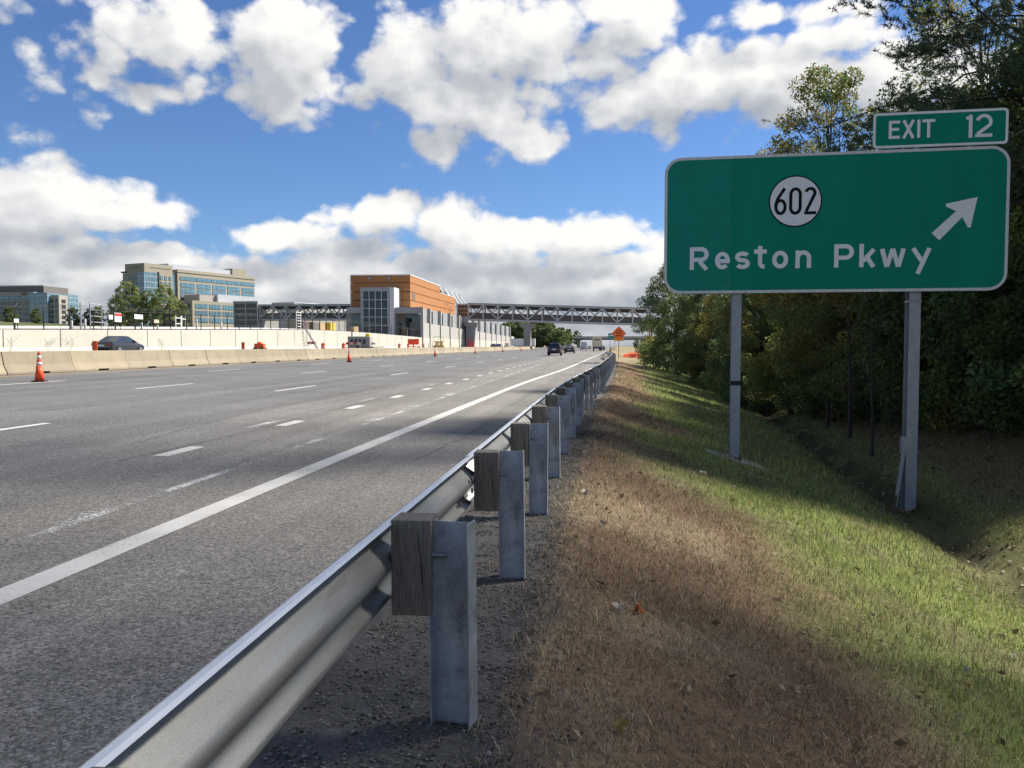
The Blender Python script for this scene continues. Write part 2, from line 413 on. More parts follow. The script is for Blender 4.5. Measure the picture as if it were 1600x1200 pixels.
# ------------------------------------------------------------------ mesh builder and naming
class MB:
    def __init__(s):
        s.v = []; s.f = []
    def add(s, vs, fs):
        o = len(s.v); s.v += [tuple(x) for x in vs]; s.f += [tuple(i + o for i in f) for f in fs]
        return s
    def box(s, x0, x1, y0, y1, z0, z1):
        return s.add([(x0, y0, z0), (x1, y0, z0), (x1, y1, z0), (x0, y1, z0), (x0, y0, z1), (x1, y0, z1), (x1, y1, z1), (x0, y1, z1)],
                     [(3, 2, 1, 0), (4, 5, 6, 7), (0, 1, 5, 4), (1, 2, 6, 5), (2, 3, 7, 6), (3, 0, 4, 7)])
    def beam(s, a, b, w, h=None, up=(0, 0, 1)):
        a, b = Vector(a), Vector(b); h = h or w
        d = (b - a).normalized(); u = Vector(up)
        if abs(d.dot(u)) > .98: u = Vector((0, 1, 0))
        r = d.cross(u).normalized() * (w / 2); t = r.cross(d).normalized() * (h / 2)
        vs = [a - r - t, a + r - t, a + r + t, a - r + t, b - r - t, b + r - t, b + r + t, b - r + t]
        return s.add(vs, [(0, 1, 2, 3), (7, 6, 5, 4), (4, 5, 1, 0), (5, 6, 2, 1), (6, 7, 3, 2), (7, 4, 0, 3)])
    def tube(s, pts, rad, n=8, cap=True):
        pts = [Vector(p) for p in pts]
        if not hasattr(rad, '__len__'): rad = [rad] * len(pts)
        o = len(s.v); prev = None
        for i, p in enumerate(pts):
            d = (pts[min(i + 1, len(pts) - 1)] - pts[max(i - 1, 0)]).normalized()
            u = Vector((0, 0, 1)) if abs(d.z) < .9 else Vector((0, 1, 0))
            r = d.cross(u).normalized(); t = r.cross(d)
            for k in range(n):
                a = 2 * math.pi * k / n
                s.v.append(tuple(p + (r * math.cos(a) + t * math.sin(a)) * rad[i]))
        for i in range(len(pts) - 1):
            for k in range(n):
                a, b = o + i * n + k, o + i * n + (k + 1) % n
                s.f.append((a, b, b + n, a + n))
        if cap:
            s.f.append(tuple(o + k for k in range(n))[::-1]); s.f.append(tuple(o + (len(pts) - 1) * n + k for k in range(n)))
        return s
    def lathe(s, prof, n=24, c=(0, 0, 0)):
        o = len(s.v)
        for (r, z) in prof:
            for k in range(n):
                a = 2 * math.pi * k / n
                s.v.append((c[0] + r * math.cos(a), c[1] + r * math.sin(a), c[2] + z))
        for i in range(len(prof) - 1):
            for k in range(n):
                a, b = o + i * n + k, o + i * n + (k + 1) % n
                s.f.append((a, b, b + n, a + n))
        s.f.append(tuple(o + k for k in range(n))[::-1]); s.f.append(tuple(o + (len(prof) - 1) * n + k for k in range(n)))
        return s
    def prism(s, poly, axis, a, b):
        """extrude a 2D polygon along axis ('x','y','z') from a to b"""
        n = len(poly)
        def pt(p, t):
            return {'x': (t, p[0], p[1]), 'y': (p[0], t, p[1]), 'z': (p[0], p[1], t)}[axis]
        vs = [pt(p, a) for p in poly] + [pt(p, b) for p in poly]
        fs = [tuple(range(n))[::-1], tuple(range(n, 2 * n))] + [(i, (i + 1) % n, (i + 1) % n + n, i + n) for i in range(n)]
        return s.add(vs, fs)
    def mesh(s, name, m, smooth=False):
        me = bpy.data.meshes.new(name)
        me.from_pydata(s.v, [], s.f)
        bm = bmesh.new(); bm.from_mesh(me)
        bmesh.ops.recalc_face_normals(bm, faces=bm.faces)
        bm.to_mesh(me); bm.free()
        me.materials.append(MATS[m])
        if smooth:
            for p in me.polygons: p.use_smooth = True
        return me
    def obj(s, name, m, parent=None, smooth=False, bevel=0, loc=None):
        return link(name, s.mesh(name, m, smooth), parent, bevel, loc)

def link(name, me, parent=None, bevel=0, loc=None, rz=0):
    o = bpy.data.objects.new(name, me)
    COL.objects.link(o)
    if parent is not None: o.parent = parent
    if loc is not None: o.location = loc
    if rz: o.rotation_euler = (0, 0, rz)
    if bevel:
        b = o.modifiers.new('bevel', 'BEVEL'); b.width = bevel; b.segments = 2; b.limit_method = 'ANGLE'; b.angle_limit = R(35)
    return o

def tag(o, label, cat, group=None, kind=None):
    if label: o['label'] = label
    if cat: o['category'] = cat
    if group: o['group'] = group
    if kind: o['kind'] = kind
    return o

def thing(name, label, cat, loc=(0, 0, 0), rz=0, group=None):
    o = bpy.data.objects.new(name, None)
    COL.objects.link(o)
    o.location = loc; o.rotation_euler = (0, 0, rz)
    o.empty_display_size = .2
    return tag(o, label, cat, group)

def struct(o):
    o['kind'] = 'structure'
    return o

def copy_tree(o, loc, rz, label=None, scale=None, group=None):
    c = o.copy(); COL.objects.link(c)
    c.location = loc; c.rotation_euler = (0, 0, rz)
    if scale is not None: c.scale = scale
    if label: c['label'] = label
    if group: c['group'] = group
    for ch in o.children:
        k = ch.copy(); COL.objects.link(k); k.parent = c
        for g in ch.children:
            d = g.copy(); COL.objects.link(d); d.parent = k
    return c

def np_mesh(name, verts, faces, m, tint=None, smooth=False):
    """fast mesh from numpy arrays; all faces have the same corner count"""
    me = bpy.data.meshes.new(name)
    nv, (nf, k) = len(verts), faces.shape
    me.vertices.add(nv); me.vertices.foreach_set('co', verts.astype(np.float32).ravel())
    me.loops.add(nf * k); me.loops.foreach_set('vertex_index', faces.astype(np.int32).ravel())
    me.polygons.add(nf); me.polygons.foreach_set('loop_start', np.arange(0, nf * k, k, dtype=np.int32))
    if smooth: me.polygons.foreach_set('use_smooth', [True] * nf)
    me.update(calc_edges=True)
    if tint is not None:
        a = me.attributes.new('tint', 'FLOAT_COLOR', 'POINT')
        c = np.ones((nv, 4), np.float32); c[:, :3] = tint
        a.data.foreach_set('color', np.ascontiguousarray(c.ravel()))
    me.materials.append(MATS[m])
    return me

def vnoise(x, y, seed=0):
    """smooth value noise, 0..1"""
    x = np.asarray(x, float); y = np.asarray(y, float)
    xi, yi = np.floor(x).astype(np.int64), np.floor(y).astype(np.int64)
    fx, fy = x - xi, y - yi
    fx, fy = fx * fx * (3 - 2 * fx), fy * fy * (3 - 2 * fy)
    def h(a, b):
        n = (a * 374761393 + b * 668265263 + seed * 974711) & 0x7fffffff
        n = ((n ^ (n >> 13)) * 1274126177) & 0x7fffffff
        n = (n ^ (n >> 16)) & 0xffff
        return n / 65535.0
    return (h(xi, yi) * (1 - fx) + h(xi + 1, yi) * fx) * (1 - fy) + (h(xi, yi + 1) * (1 - fx) + h(xi + 1, yi + 1) * fx) * fy

def fbm(x, y, seed=0, n=4):
    s, a, t = 0, .5, 0
    for i in range(n):
        s = s + a * vnoise(np.asarray(x) * 2 ** i, np.asarray(y) * 2 ** i, seed + i); t += a; a *= .5
    return s / t

ORD = ['', 'first', 'second', 'third', 'fourth', 'fifth', 'sixth', 'seventh', 'eighth', 'ninth', 'tenth', 'eleventh', 'twelfth', 'thirteenth', 'fourteenth', 'fifteenth',
       'sixteenth', 'seventeenth', 'eighteenth', 'nineteenth', 'twentieth']
def ordinal(i):
    if i <= 20: return ORD[i]
    tens = {2: 'twenty', 3: 'thirty', 4: 'forty', 5: 'fifty', 6: 'sixty', 7: 'seventy'}[i // 10]
    return tens + '-' + ORD[i % 10] if i % 10 else tens[:-1] + 'ieth'

# ------------------------------------------------------------------ road alignment and terrain
def path(pts, sp=3.0):
    ys = np.array([p[0] for p in pts]); xs = np.array([p[1] for p in pts])
    def fn(Y):
        Y = np.asarray(Y, float); s = 0
        for k in (-2, -1, 0, 1, 2): s = s + np.interp(Y + k * sp, ys, xs)
        return s / 5
    return fn
rail_x = path([(-30, -.79), (2, -.772), (5, -.742), (10.4, -.69), (13, -.64), (16, -.53), (19.8, -.36), (23.6, -.18), (27, -.02), (34, .22), (42, .47), (66, 1.19), (80, 1.15), (98, .85), (130, .6), (200, 2), (400, 8), (4000, 60)], 1.0)
edge_x = path([(-30, -3.35), (4, -3.27), (8.5, -3.18), (16, -3.06), (32, -2.72), (44, -2.1), (110, -.44), (136, .3), (200, 1.6), (400, 6), (4000, 55)])
def road_z(X): return .02 * np.maximum(-np.asarray(X, float) - .8, 0)
WALL_X = -42.0
wall_top = path([(0, 1.6), (40, 2.3), (52, 2.54), (65, 2.79), (84, 3.16), (112, 3.72), (127, 3.85), (150, 3.78), (189, 3.4), (400, 3.3)])

def smin(a, lo, hi): 
    t = np.clip((a - lo) / (hi - lo), 0, 1)
    return t * t * (3 - 2 * t)

def ditch_s(Y): return 4.6 + .072 * np.clip(Y, 0, 45)
def ground_z(X, Y):
    X = np.asarray(X, float); Y = np.asarray(Y, float)
    s = X - rail_x(Y) - .40
    sd = ditch_s(Y)
    depth = 1 - .72 * smin(Y, 48, 92)
    sl = np.where(s < .5, .285 * np.clip(s, 0, .5) ** 2, .285 * (s - .25))
    zd = .285 * (sd - .25) - .12
    z1 = -np.minimum(sl, zd)
    # soft ditch, then the far bank up to the wood
    t = np.clip((s - sd + .9) / 1.8, 0, 1)
    bank = -zd + .26 * np.clip(s - sd, 0, 4.0) + .05 * np.clip(s - sd - 4, 0, 12)
    z = np.where(s < sd, z1 + .10 * t * (s < sd), bank + .10 * (1 - np.clip((s - sd) / .9, 0, 1)))
    z = z - .20 * np.exp(-((s - sd + .1) / .42) ** 2) * (.5 + vnoise(X * .8, Y * .6, 17)) * (Y < 60)
    z = z * depth
    und = (fbm(X * .9, Y * .5, 3) - .5) * .10 * smin(s, .4, 1.4) + (fbm(X * 3.1, Y * 3.1, 9, 3) - .5) * .045 * smin(s, .1, .6)
    z = z + und * (Y < 140)
    # rough gravel strip under the rail
    z = np.where((s < .35) & (s > -1.0), z + (fbm(X * 7, Y * 7, 5, 2) - .5) * .02, z)
    rz = road_z(X) - .04
    z = np.where(X < rail_x(Y) - .48, rz, z)
    # median behind the wall and rising land beyond
    med = wall_top(Y) - .35
    far = 6 + 14 * smin(-X, 140, 480)
    z = np.where(X < WALL_X - .15, med, z)
    z = np.where(X < -78, np.maximum(med, 3.0) + (far - 3.0) * smin(-X, 78, 170), z)
    return z

def ground_tint(X, Y, jit=0):
    """dead brown turf by the road, green on the slope, mud in the ditch, leaf litter under the wood"""
    s = X - rail_x(Y) - .40
    sd = ditch_s(Y)
    n = fbm(X * .55 + 3, Y * .28, 21, 4); n2 = fbm(X * 1.7, Y * 1.2, 33, 4)
    brown = np.stack([.225 + 0 * n, .152 + 0 * n, .096 + 0 * n], -1) * (.62 + .8 * n2)[..., None]
    straw = np.array([.40, .315, .20])
    brown = brown + (straw - brown) * (smin(fbm(X * 1.1, Y * .7, 51, 3), .55, .78) * .75)[..., None]
    green = np.stack([.160 + .09 * n2, .215 + .06 * n2, .066 + .02 * n2], -1)
    g = smin(s - 1.45 + (n - .5) * 3.6 + .03 * np.clip(Y - 4, 0, 25) * (Y < 40), -.35, .9)
    c = brown + (green - brown) * (g * (.55 + .45 * smin(n2, .25, .6)))[..., None]
    mud = np.array([.040, .032, .024])
    c = c + (mud - c) * (np.exp(-((s - sd) / .55) ** 2) * .85 * smin(n2, .2, .5))[..., None]
    lit = np.stack([.130 + .07 * n2, .105 + .05 * n2, .058 + .02 * n2], -1)
    c = c + (lit - c) * smin(s - sd, .3, 2.0)[..., None]
    grav = np.stack([.085 + .05 * n2] * 3, -1) * np.array([1, .96, .90])
    c = c + (grav - c) * (1 - smin(s + (n2 - .5) * .35, -.05, .22))[..., None]
    tan = np.array([.26, .215, .13])
    c = c + (tan - c) * (smin(Y, 66, 92) * smin(s, -.2, .6))[..., None]
    off = np.array([.10, .11, .05])
    c = c + (off - c) * smin(X, 40, 90)[..., None]
    med = np.array([.20, .17, .14])
    c = c + (med - c) * (X < WALL_X)[..., None] + (off - med) * smin(-X, 78, 110)[..., None] * 1.0
    return np.clip(c, .01, 1)

def build_ground():
    xs = np.concatenate([[-4000, -2000, -1000, -600, -480, -380, -300, -240, -200, -170, -140, -110, -90, -78, -60, -42.4, -42.1, -30, -20, -12, -6, -3], np.arange(-2.0, 9.0, .16), np.arange(9, 17, .5), [18, 20, 23, 28, 40, 60, 90, 200, 600, 1500, 4000]])
    ys = np.concatenate([[-400, -100, -40, -20, -10, -6, -4, -2], np.arange(-1, 14, .16), np.arange(14, 30, .3), np.arange(30, 100, .8), np.arange(100, 200, 5), [220, 260, 300, 350, 400, 480, 600, 800, 1200, 2000, 4000, 8000]])
    X, Y = np.meshgrid(xs, ys)
    Z = ground_z(X, Y)
    v = np.stack([X, Y, Z], -1).reshape(-1, 3)
    t = ground_tint(X, Y)
    t = (t * np.where((X - rail_x(Y) - .40 > .2) & (Y < 62) & (X < 20), .72, 1.0)[..., None]).reshape(-1, 3)   # tint darkened under the grass, so gaps between blades look shaded
    nx, ny = len(xs), len(ys)
    i, j = np.meshgrid(np.arange(nx - 1), np.arange(ny - 1))
    a = (j * nx + i).ravel()
    f = np.stack([a, a + 1, a + nx + 1, a + nx], -1)
    me = np_mesh('ground', v, f, 'soil', t, smooth=True)
    struct(link('ground', me))
build_ground()

def strip(name, m, lo, hi, y0, y1, z, parent=None, step=2.0, zf=None):
    """a sheet on the road between two X curves"""
    ys = np.arange(y0, y1 + 1e-6, (y1 - y0) / max(1, math.ceil((y1 - y0) / step)))
    vs = []
    for y in ys:
        a, b = float(lo(y)), float(hi(y))
        vs += [(a, y, float(road_z(a)) + z), (b, y, float(road_z(b)) + z)]
    fs = [(2 * i, 2 * i + 1, 2 * i + 3, 2 * i + 2) for i in range(len(ys) - 1)]
    return MB().add(vs, fs).obj(name, m, parent)

def build_road():
    ys = np.concatenate([np.arange(-40, 20, .6), np.arange(20, 130, 4), [140, 160, 200, 260, 350, 500, 800, 1500, 4000]])
    vs, fs = [], []
    cols = 6
    for y in ys:
        r = float(rail_x(y)) - .42
        # ragged pavement edge against the gravel
        r += (float(vnoise(y * 2.2, 0, 4)) - .5) * .10 if y < 40 else 0
        for x in (WALL_X - .02, -20, -5, -.8 + min(0, r + .3), r - .02, r):
            zz = float(road_z(x)) if x < r else -.05
            vs.append((x, y, zz))
    for i in range(len(ys) - 1):
        for k in range(cols - 1):
            a = i * cols + k
            fs.append((a, a + 1, a + cols + 1, a + cols))
    road = struct(MB().add(vs, fs).obj('road', 'asphalt'))
    strip('edge_line', 'road_paint', lambda y: edge_x(y) - .105, lambda y: edge_x(y) + .105, -20, 330, .004, road, 1.5)
    # dotted line that sets off the exit lane
    def dash(name, x, y, L, w, m, z=.004):
        strip(name, m, lambda q: x - w / 2, lambda q: x + w / 2, y - L / 2, y + L / 2, z, road, 1.0)
    y = 9.55 - 3.66 * 3
    while y < 130:
        dash('dotted_line_dash', -5.25, y, .92, .2, 'road_paint'); y += 3.66
    for x, y0 in ((-8.9, 10.5), (-12.65, 22.3), (-16.72, 22.0)):
        y = y0 - 12.4 * 3
        while y < 300:
            dash('lane_dash', x, y, 3.15, .13, 'road_paint'); y += 12.4
    # what is left of older lines
    strip('old_line', 'ghost_road_paint', lambda y: -4.02 - .004 * y, lambda y: -3.92 - .004 * y, -5, 60, .003, road, 2)
    for y, L in ((6.3, 1.6), (9.6, 1.2), (13.4, 2.4), (17.5, 1.8), (23, 3), (31, 3)):
        dash('old_line_dash', -4.06 - .004 * y, y, L, .13, 'worn_road_paint', .005)
    for y in (13.0, 19.0, 27.0):
        dash('old_line_dash', -5.62, y, 1.5, .13, 'ghost_road_paint', .005)
    strip('yellow_edge_line', 'yellow_edge_paint', lambda y: -20.05, lambda y: -19.92, 5, 300, .004, road, 4)
    strip('white_edge_line', 'worn_road_paint', lambda y: -25.0, lambda y: -24.85, 5, 300, .004, road, 4)
    # open cracks
    def crack(pts, w, seed):
        r = random.Random(seed); vs = []; n = 26
        for i in range(n):
            t = i / (n - 1) * (len(pts) - 1); k = min(int(t), len(pts) - 2); u = t - k
            x = pts[k][0] * (1 - u) + pts[k + 1][0] * u + r.uniform(-.035, .035); yy = pts[k][1] * (1 - u) + pts[k + 1][1] * u
            ww = w * r.uniform(.3, 1.0)
            vs += [(x - ww, yy, float(road_z(x)) + .0025), (x + ww, yy, float(road_z(x)) + .0025)]
        MB().add(vs, [(2 * i, 2 * i + 1, 2 * i + 3, 2 * i + 2) for i in range(n - 1)]).obj('crack', 'crack_tar', road)
    crack([(-2.2, 9.5), (-2.0, 13), (-2.05, 18), (-1.9, 25)], .014, 1)
    crack([(-5.5, 8.6), (-5.36, 12.0), (-5.45, 14), (-5.5, 22)], .013, 2)
    crack([(-2.55, 6.1), (-2.1, 6.25), (-1.75, 6.2)], .008, 3)
    crack([(-4.6, 14), (-3.8, 13.2), (-3.4, 12.7)], .008, 4)
    crack([(-10.4, 14), (-10.3, 22), (-10.5, 40)], .018, 5)
    crack([(-1.7, 14), (-2.4, 14.6), (-3.6, 14.4), (-4.9, 15.1)], .010, 6)
    crack([(-6.2, 10), (-6.9, 16), (-6.8, 26)], .012, 7)
    return road
road = build_road()

# ------------------------------------------------------------------ guardrail
WPROF = [(z / 1000, .041 * (1 - math.cos(2 * math.pi * z / 200))) for z in range(156, -157, -12)]      # two rounded waves, 312 mm high
def build_guardrail():
    g = thing('guardrail', 'steel guardrail on posts with wood blocks between road and grass slope', 'guardrail', (0, 0, 0))
    ZC = .604
    y_posts = [2.93 + 1.88 * k for k in range(-1, 50)]
    # beam in 7.5 m lengths that lap at every fourth post
    i = 0
    k0 = 0
    while k0 < len(y_posts) - 1:
        k1 = min(k0 + (2 if k0 == 0 else 4), len(y_posts) - 1)
        ya, yb = y_posts[k0] - (.18 if k0 else 4), y_posts[k1] + .14
        ys = np.linspace(ya, yb, 12)
        vs, fs = [], []
        n = len(WPROF); off = .0035 * (i % 2)
        for y in ys:
            x0 = float(rail_x(y))
            for (dz, fw) in WPROF: vs.append((x0 - fw - off, y, ZC + dz + off))
        for a in range(len(ys) - 1):
            for b in range(n - 1):
                q = a * n + b; fs.append((q, q + 1, q + n + 1, q + n))
        o = MB().add(vs, fs).obj('rail_beam', 'dusty_rail_steel', g, smooth=True)
        so = o.modifiers.new('thick', 'SOLIDIFY'); so.thickness = .004; so.offset = 0
        # rolled top edge, its sky shine put in as a paler zinc
        lv = []
        for y in ys:
            x0 = float(rail_x(y)) - off
            lv += [(x0 + .004, y, ZC + .157 + off), (x0 - .006, y, ZC + .163 + off), (x0 - .024, y, ZC + .163 + off), (x0 - .030, y, ZC + .156 + off)]
        MB().add(lv, [(4 * q_ + w_, 4 * q_ + w_ + 1, 4 * q_ + w_ + 5, 4 * q_ + w_ + 4) for q_ in range(len(ys) - 1) for w_ in range(3)]).obj('top_lip', 'sky_lit_zinc', o)
        for dz in (-.1, -.06, .06, .1) if k1 < 40 else ():
            pass
        i += 1; k0 = k1
    # post: wide-flange section, web square to the road
    def post_mesh():
        d, bf, t, tw = .155, .10, .006, .005
        b = MB()
        poly = [(0, -bf / 2), (t, -bf / 2), (t, -tw / 2), (d - t, -tw / 2), (d - t, -bf / 2), (d, -bf / 2), (d, bf / 2), (d - t, bf / 2), (d - t, tw / 2), (t, tw / 2), (t, bf / 2), (0, bf / 2)]
        b.prism(poly, 'z', -.35, .775)
        return b.mesh('post', 'galvanised')
    pm = post_mesh()
    bmesh_block = MB().box(-.15, 0, -.07, .07, .42, .778)
    bl = bmesh_block.mesh('wood_block', 'weathered_wood')
    chk = MB().add([(-.05, -.0712, .775), (-.0475, -.0712, .775), (-.029, -.0712, .60), (-.024, -.0712, .5), (-.033, -.0712, .6)], [(0, 1, 2, 3, 4)])
    chk.add([(-.11, -.0712, .68), (-.1085, -.0712, .68), (-.106, -.0712, .50), (-.107, -.0712, .49)], [(0, 1, 2, 3)])
    ck = chk.mesh('split', 'wood_dark_check')
    bolt = MB().tube([(-.008, 0, 0), (-.03, 0, 0)], .014, 6).tube([(-.03, 0, 0), (.03, 0, 0)], .008, 6).mesh('bolt', 'bolt_steel')
    hole = MB().tube([(0, -.0005, 0), (0, .0, 0)], .009, 8)
    rail_bolt = MB().lathe([(.0, 0), (.016, 0), (.016, .010), (.0, .014)], 8).mesh('splice_bolt', 'bolt_steel')
    for k, y in enumerate(y_posts):
        x = float(rail_x(y)) + .15
        yaw = math.atan2(-(float(rail_x(y + 1)) - float(rail_x(y - 1))), 2)
        r = random.Random(k)
        o = link('post', pm, g, 0, (x, y, r.uniform(-.012, .006)), yaw + r.uniform(-.05, .05))
        o.rotation_euler = (r.uniform(-.012, .012), r.uniform(-.015, .015), yaw + (-.15 if k == 1 else r.uniform(-.03, .06)))
        if y > 16: o.scale = (.5, .7, 1)
        b = link('wood_block', bl, g, .004 if k < 14 else 0, (x - .001, y + .01, r.uniform(-.008, .004)), yaw + r.uniform(-.05, .05))
        if k < 16:
            c = link('split', ck, b); c.scale = (1, 1, r.uniform(.85, 1.0))
            link('bolt', bolt, g, 0, (x + .018, y - .028, .64))
        if k % 4 == 2 and k < 18:
            for dz in (.035, -.035, .115, -.115):
                for dy in (-.05, .05):
                    q = link('splice_bolt', rail_bolt, g, 0, (float(rail_x(y)) + (.004 if abs(dz) < .1 else -.066), y + dy - .14, ZC + dz)); q.rotation_euler = (0, R(90), 0)
    return g
build_guardrail()

# ------------------------------------------------------------------ exit sign
def ribbon(mb, pts, w, y, closed=False):
    """flat stroke of width w with butt ends in the XZ plane at depth y"""
    n = len(pts); vs = []
    for i, p in enumerate(pts):
        a = pts[(i - 1) % n] if (closed or i) else None
        b = pts[(i + 1) % n] if (closed or i < n - 1) else None
        d1 = Vector((p[0] - a[0], p[1] - a[1])).normalized() if a else None
        d2 = Vector((b[0] - p[0], b[1] - p[1])).normalized() if b else None
        if d1 is None: d1 = d2
        if d2 is None: d2 = d1
        nn = Vector((-(d1.y + d2.y), d1.x + d2.x))
        if nn.length < 1e-6: nn = Vector((-d1.y, d1.x))
        nn.normalize()
        k = (w / 2) / max(.35, nn.dot(Vector((-d1.y, d1.x))))
        vs += [(p[0] + nn.x * k, y, p[1] + nn.y * k), (p[0] - nn.x * k, y, p[1] - nn.y * k)]
    m = n if closed else n - 1
    fs = [(2 * i, 2 * i + 1, (2 * i + 3) % (2 * n), (2 * i + 2) % (2 * n)) for i in range(m)]
    mb.add(vs, fs)

def arc(cx, cy, rx, ry, a0, a1, n=14):
    return [(cx + rx * math.cos(R(a0 + (a1 - a0) * i / n)), cy + ry * math.sin(R(a0 + (a1 - a0) * i / n))) for i in range(n + 1)]

def glyph(ch, x0, x1, z0, h, w):
    """strokes of one highway letter in the box x0..x1, z0..z0+h; returns (points, closed) list"""
    hw = w / 2; W = x1 - x0; xl, xr = x0 + hw, x1 - hw; zt, zb = z0 + h - hw, z0 + hw; cx = (x0 + x1) / 2
    top = z0 + h
    if ch in 'RP':
        zm = z0 + h * (.44 if ch == 'R' else .42); ry = (zt - zm) / 2; rx = min(ry, (xr - xl) * .62)
        s = [([(xl, z0), (xl, top)], 0), ([(x0 + w, zt), (xr - rx, zt)] + arc(xr - rx, (zt + zm) / 2, rx, ry, 90, -90)[1:] + [(x0 + w, zm)], 0)]
        if ch == 'R': s.append(([(x0 + W * .52, zm - hw * .9), (xr + hw * .05, z0)], 0))
        return s
    if ch == 'e':
        ry = (zt - zb) / 2; rx = (xr - xl) / 2; cz = (zt + zb) / 2
        return [(arc(cx, cz, rx, ry, -6, 318, 30), 0), ([(x0 + w, cz - hw * .25), (x1 - .002, cz - hw * .25)], 0)]
    if ch == 's':
        ry = (zt - zb) / 4; rx = (xr - xl) / 2
        return [(arc(cx, zt - ry, rx, ry, 25, 250, 16) + arc(cx, zb + ry, rx, ry, 70, -155, 16), 0)]
    if ch == 't':
        xs = x0 + W * .48
        return [([(xs, top), (xs, zb + .09)] + arc(xs + .072, zb + .072, .072, .072, 180, 275, 7), 0), ([(x0, z0 + h * .755), (xs - hw, z0 + h * .755)], 0), ([(xs + hw, z0 + h * .755), (x1, z0 + h * .755)], 0)]
    if ch == 'o':
        return [(arc(cx, (zt + zb) / 2, (xr - xl) / 2, (zt - zb) / 2, 0, 360, 32)[:-1], 1)]
    if ch == 'n':
        rx = (xr - xl) / 2
        return [([(xl, z0), (xl, top)], 0), (arc(cx, zt - rx * 1.05, rx, rx * 1.05, 165, 0, 12) + [(xr, z0)], 0)]
    if ch == 'k':
        return [([(xl, z0), (xl, top)], 0), ([(x0 + w * .9, z0 + h * .26), (xr + .01, z0 + h * .76)], 0), ([(x0 + W * .47, z0 + h * .44), (xr + .004, z0)], 0)]
    if ch == 'w':
        a = x0 + W * .27; b = x1 - W * .27
        return [([(xl - hw * .1, top), (a, z0)], 0), ([(a + .004, z0), (cx, top)], 0), ([(cx, top), (b - .004, z0)], 0), ([(b, z0), (xr + hw * .1, top)], 0)]
    if ch == 'y':
        return [([(xl, top), (x0 + W * .56, z0 + h * .25)], 0), ([(xr, top), (x0 + W * .34, z0 - h * .41)], 0)]
    if ch == 'E':
        return [([(xl, z0), (xl, top)], 0), ([(x0 + w, zt), (x1, zt)], 0), ([(x0 + w, z0 + h * .52), (x1 - W * .08, z0 + h * .52)], 0), ([(x0 + w, zb), (x1, zb)], 0)]
    if ch == 'X':
        return [([(xl, z0), (xr, top)], 0), ([(xl, top), (xr, z0)], 0)]
    if ch == 'I':
        return [([(cx, z0), (cx, top)], 0)]
    if ch == 'T':
        return [([(cx, z0), (cx, top - w)], 0), ([(x0, zt), (x1, zt)], 0)]
    if ch == '1':
        return [([(xr, z0), (xr, top)], 0), ([(x0, top - h * .16), (xr - hw, top - h * .12)], 0)]
    if ch == '2':
        rx = (xr - xl) / 2; ry = min(rx, h * .27)
        return [(arc(cx, zt - ry, rx, ry, 165, -32, 16) + [(xl + hw * .3, zb + hw)], 0), ([(x0, zb), (x1, zb)], 0)]
    if ch == '0':
        rx = (xr - xl) / 2; ry = rx * 1.25
        return [(arc(cx, zt - ry, rx, ry, 0, 180, 14) + arc(cx, zb + ry, rx, ry, 180, 360, 14), 1)]
    if ch == '6':
        rx = (xr - xl) / 2; ry = h * .24
        return [(arc(cx, zb + ry, rx, ry, 0, 360, 26)[:-1], 1), ([(xr - hw * .4, top - hw * .4), (cx - rx * .55, z0 + h * .62), (xl + .001, z0 + h * .42), (xl, zb + ry)], 0)]
    if ch == 'O':
        return [(arc(cx, (zt + zb) / 2, (xr - xl) / 2, (zt - zb) / 2, 0, 360, 20)[:-1], 1)]
    if ch == 'A':
        return [([(xl, z0), (cx, top)], 0), ([(cx, top), (xr, z0)], 0), ([(x0 + W * .25, z0 + h * .32), (x1 - W * .25, z0 + h * .32)], 0)]
    if ch == 'D':
        return [([(xl, z0), (xl, top)], 0), ([(x0 + w, zt), (cx, zt)] + arc(cx, (zt + zb) / 2, xr - cx, (zt - zb) / 2, 90, -90, 10) + [(x0 + w, zb)], 0)]
    if ch == 'W': return glyph('w', x0, x1, z0, h, w)
    if ch == 'K': return glyph('k', x0, x1, z0, h, w)
    if ch == 'H':
        return [([(xl, z0), (xl, top)], 0), ([(xr, z0), (xr, top)], 0), ([(x0 + w, z0 + h / 2), (x1 - w, z0 + h / 2)], 0)]
    return []

def letter(ch, x0, x1, z0, h, w, m, parent, y=-.006, name='letter'):
    mb = MB()
    for i, (pts, closed) in enumerate(glyph(ch, x0, x1, z0, h, w)):
        ribbon(mb, pts, w, y - .0006 * i, bool(closed))
    return mb.obj(name, m, parent)

def rrect(w, h, r, n=8, x0=0, z0=0):
    pts = []
    for cx, cz, a in ((w - r, h - r, 0), (r, h - r, 90), (r, r, 180), (w - r, r, 270)):
        pts += [(x0 + cx + r * math.cos(R(a + 90 * i / n)), z0 + cz + r * math.sin(R(a + 90 * i / n))) for i in range(n + 1)]
    return pts

def frame_strip(mb, outer, inner, y):
    n = len(outer)
    mb.add([(p[0], y, p[1]) for p in outer] + [(p[0], y, p[1]) for p in inner], [(i, (i + 1) % n, (i + 1) % n + n, i + n) for i in range(n)])

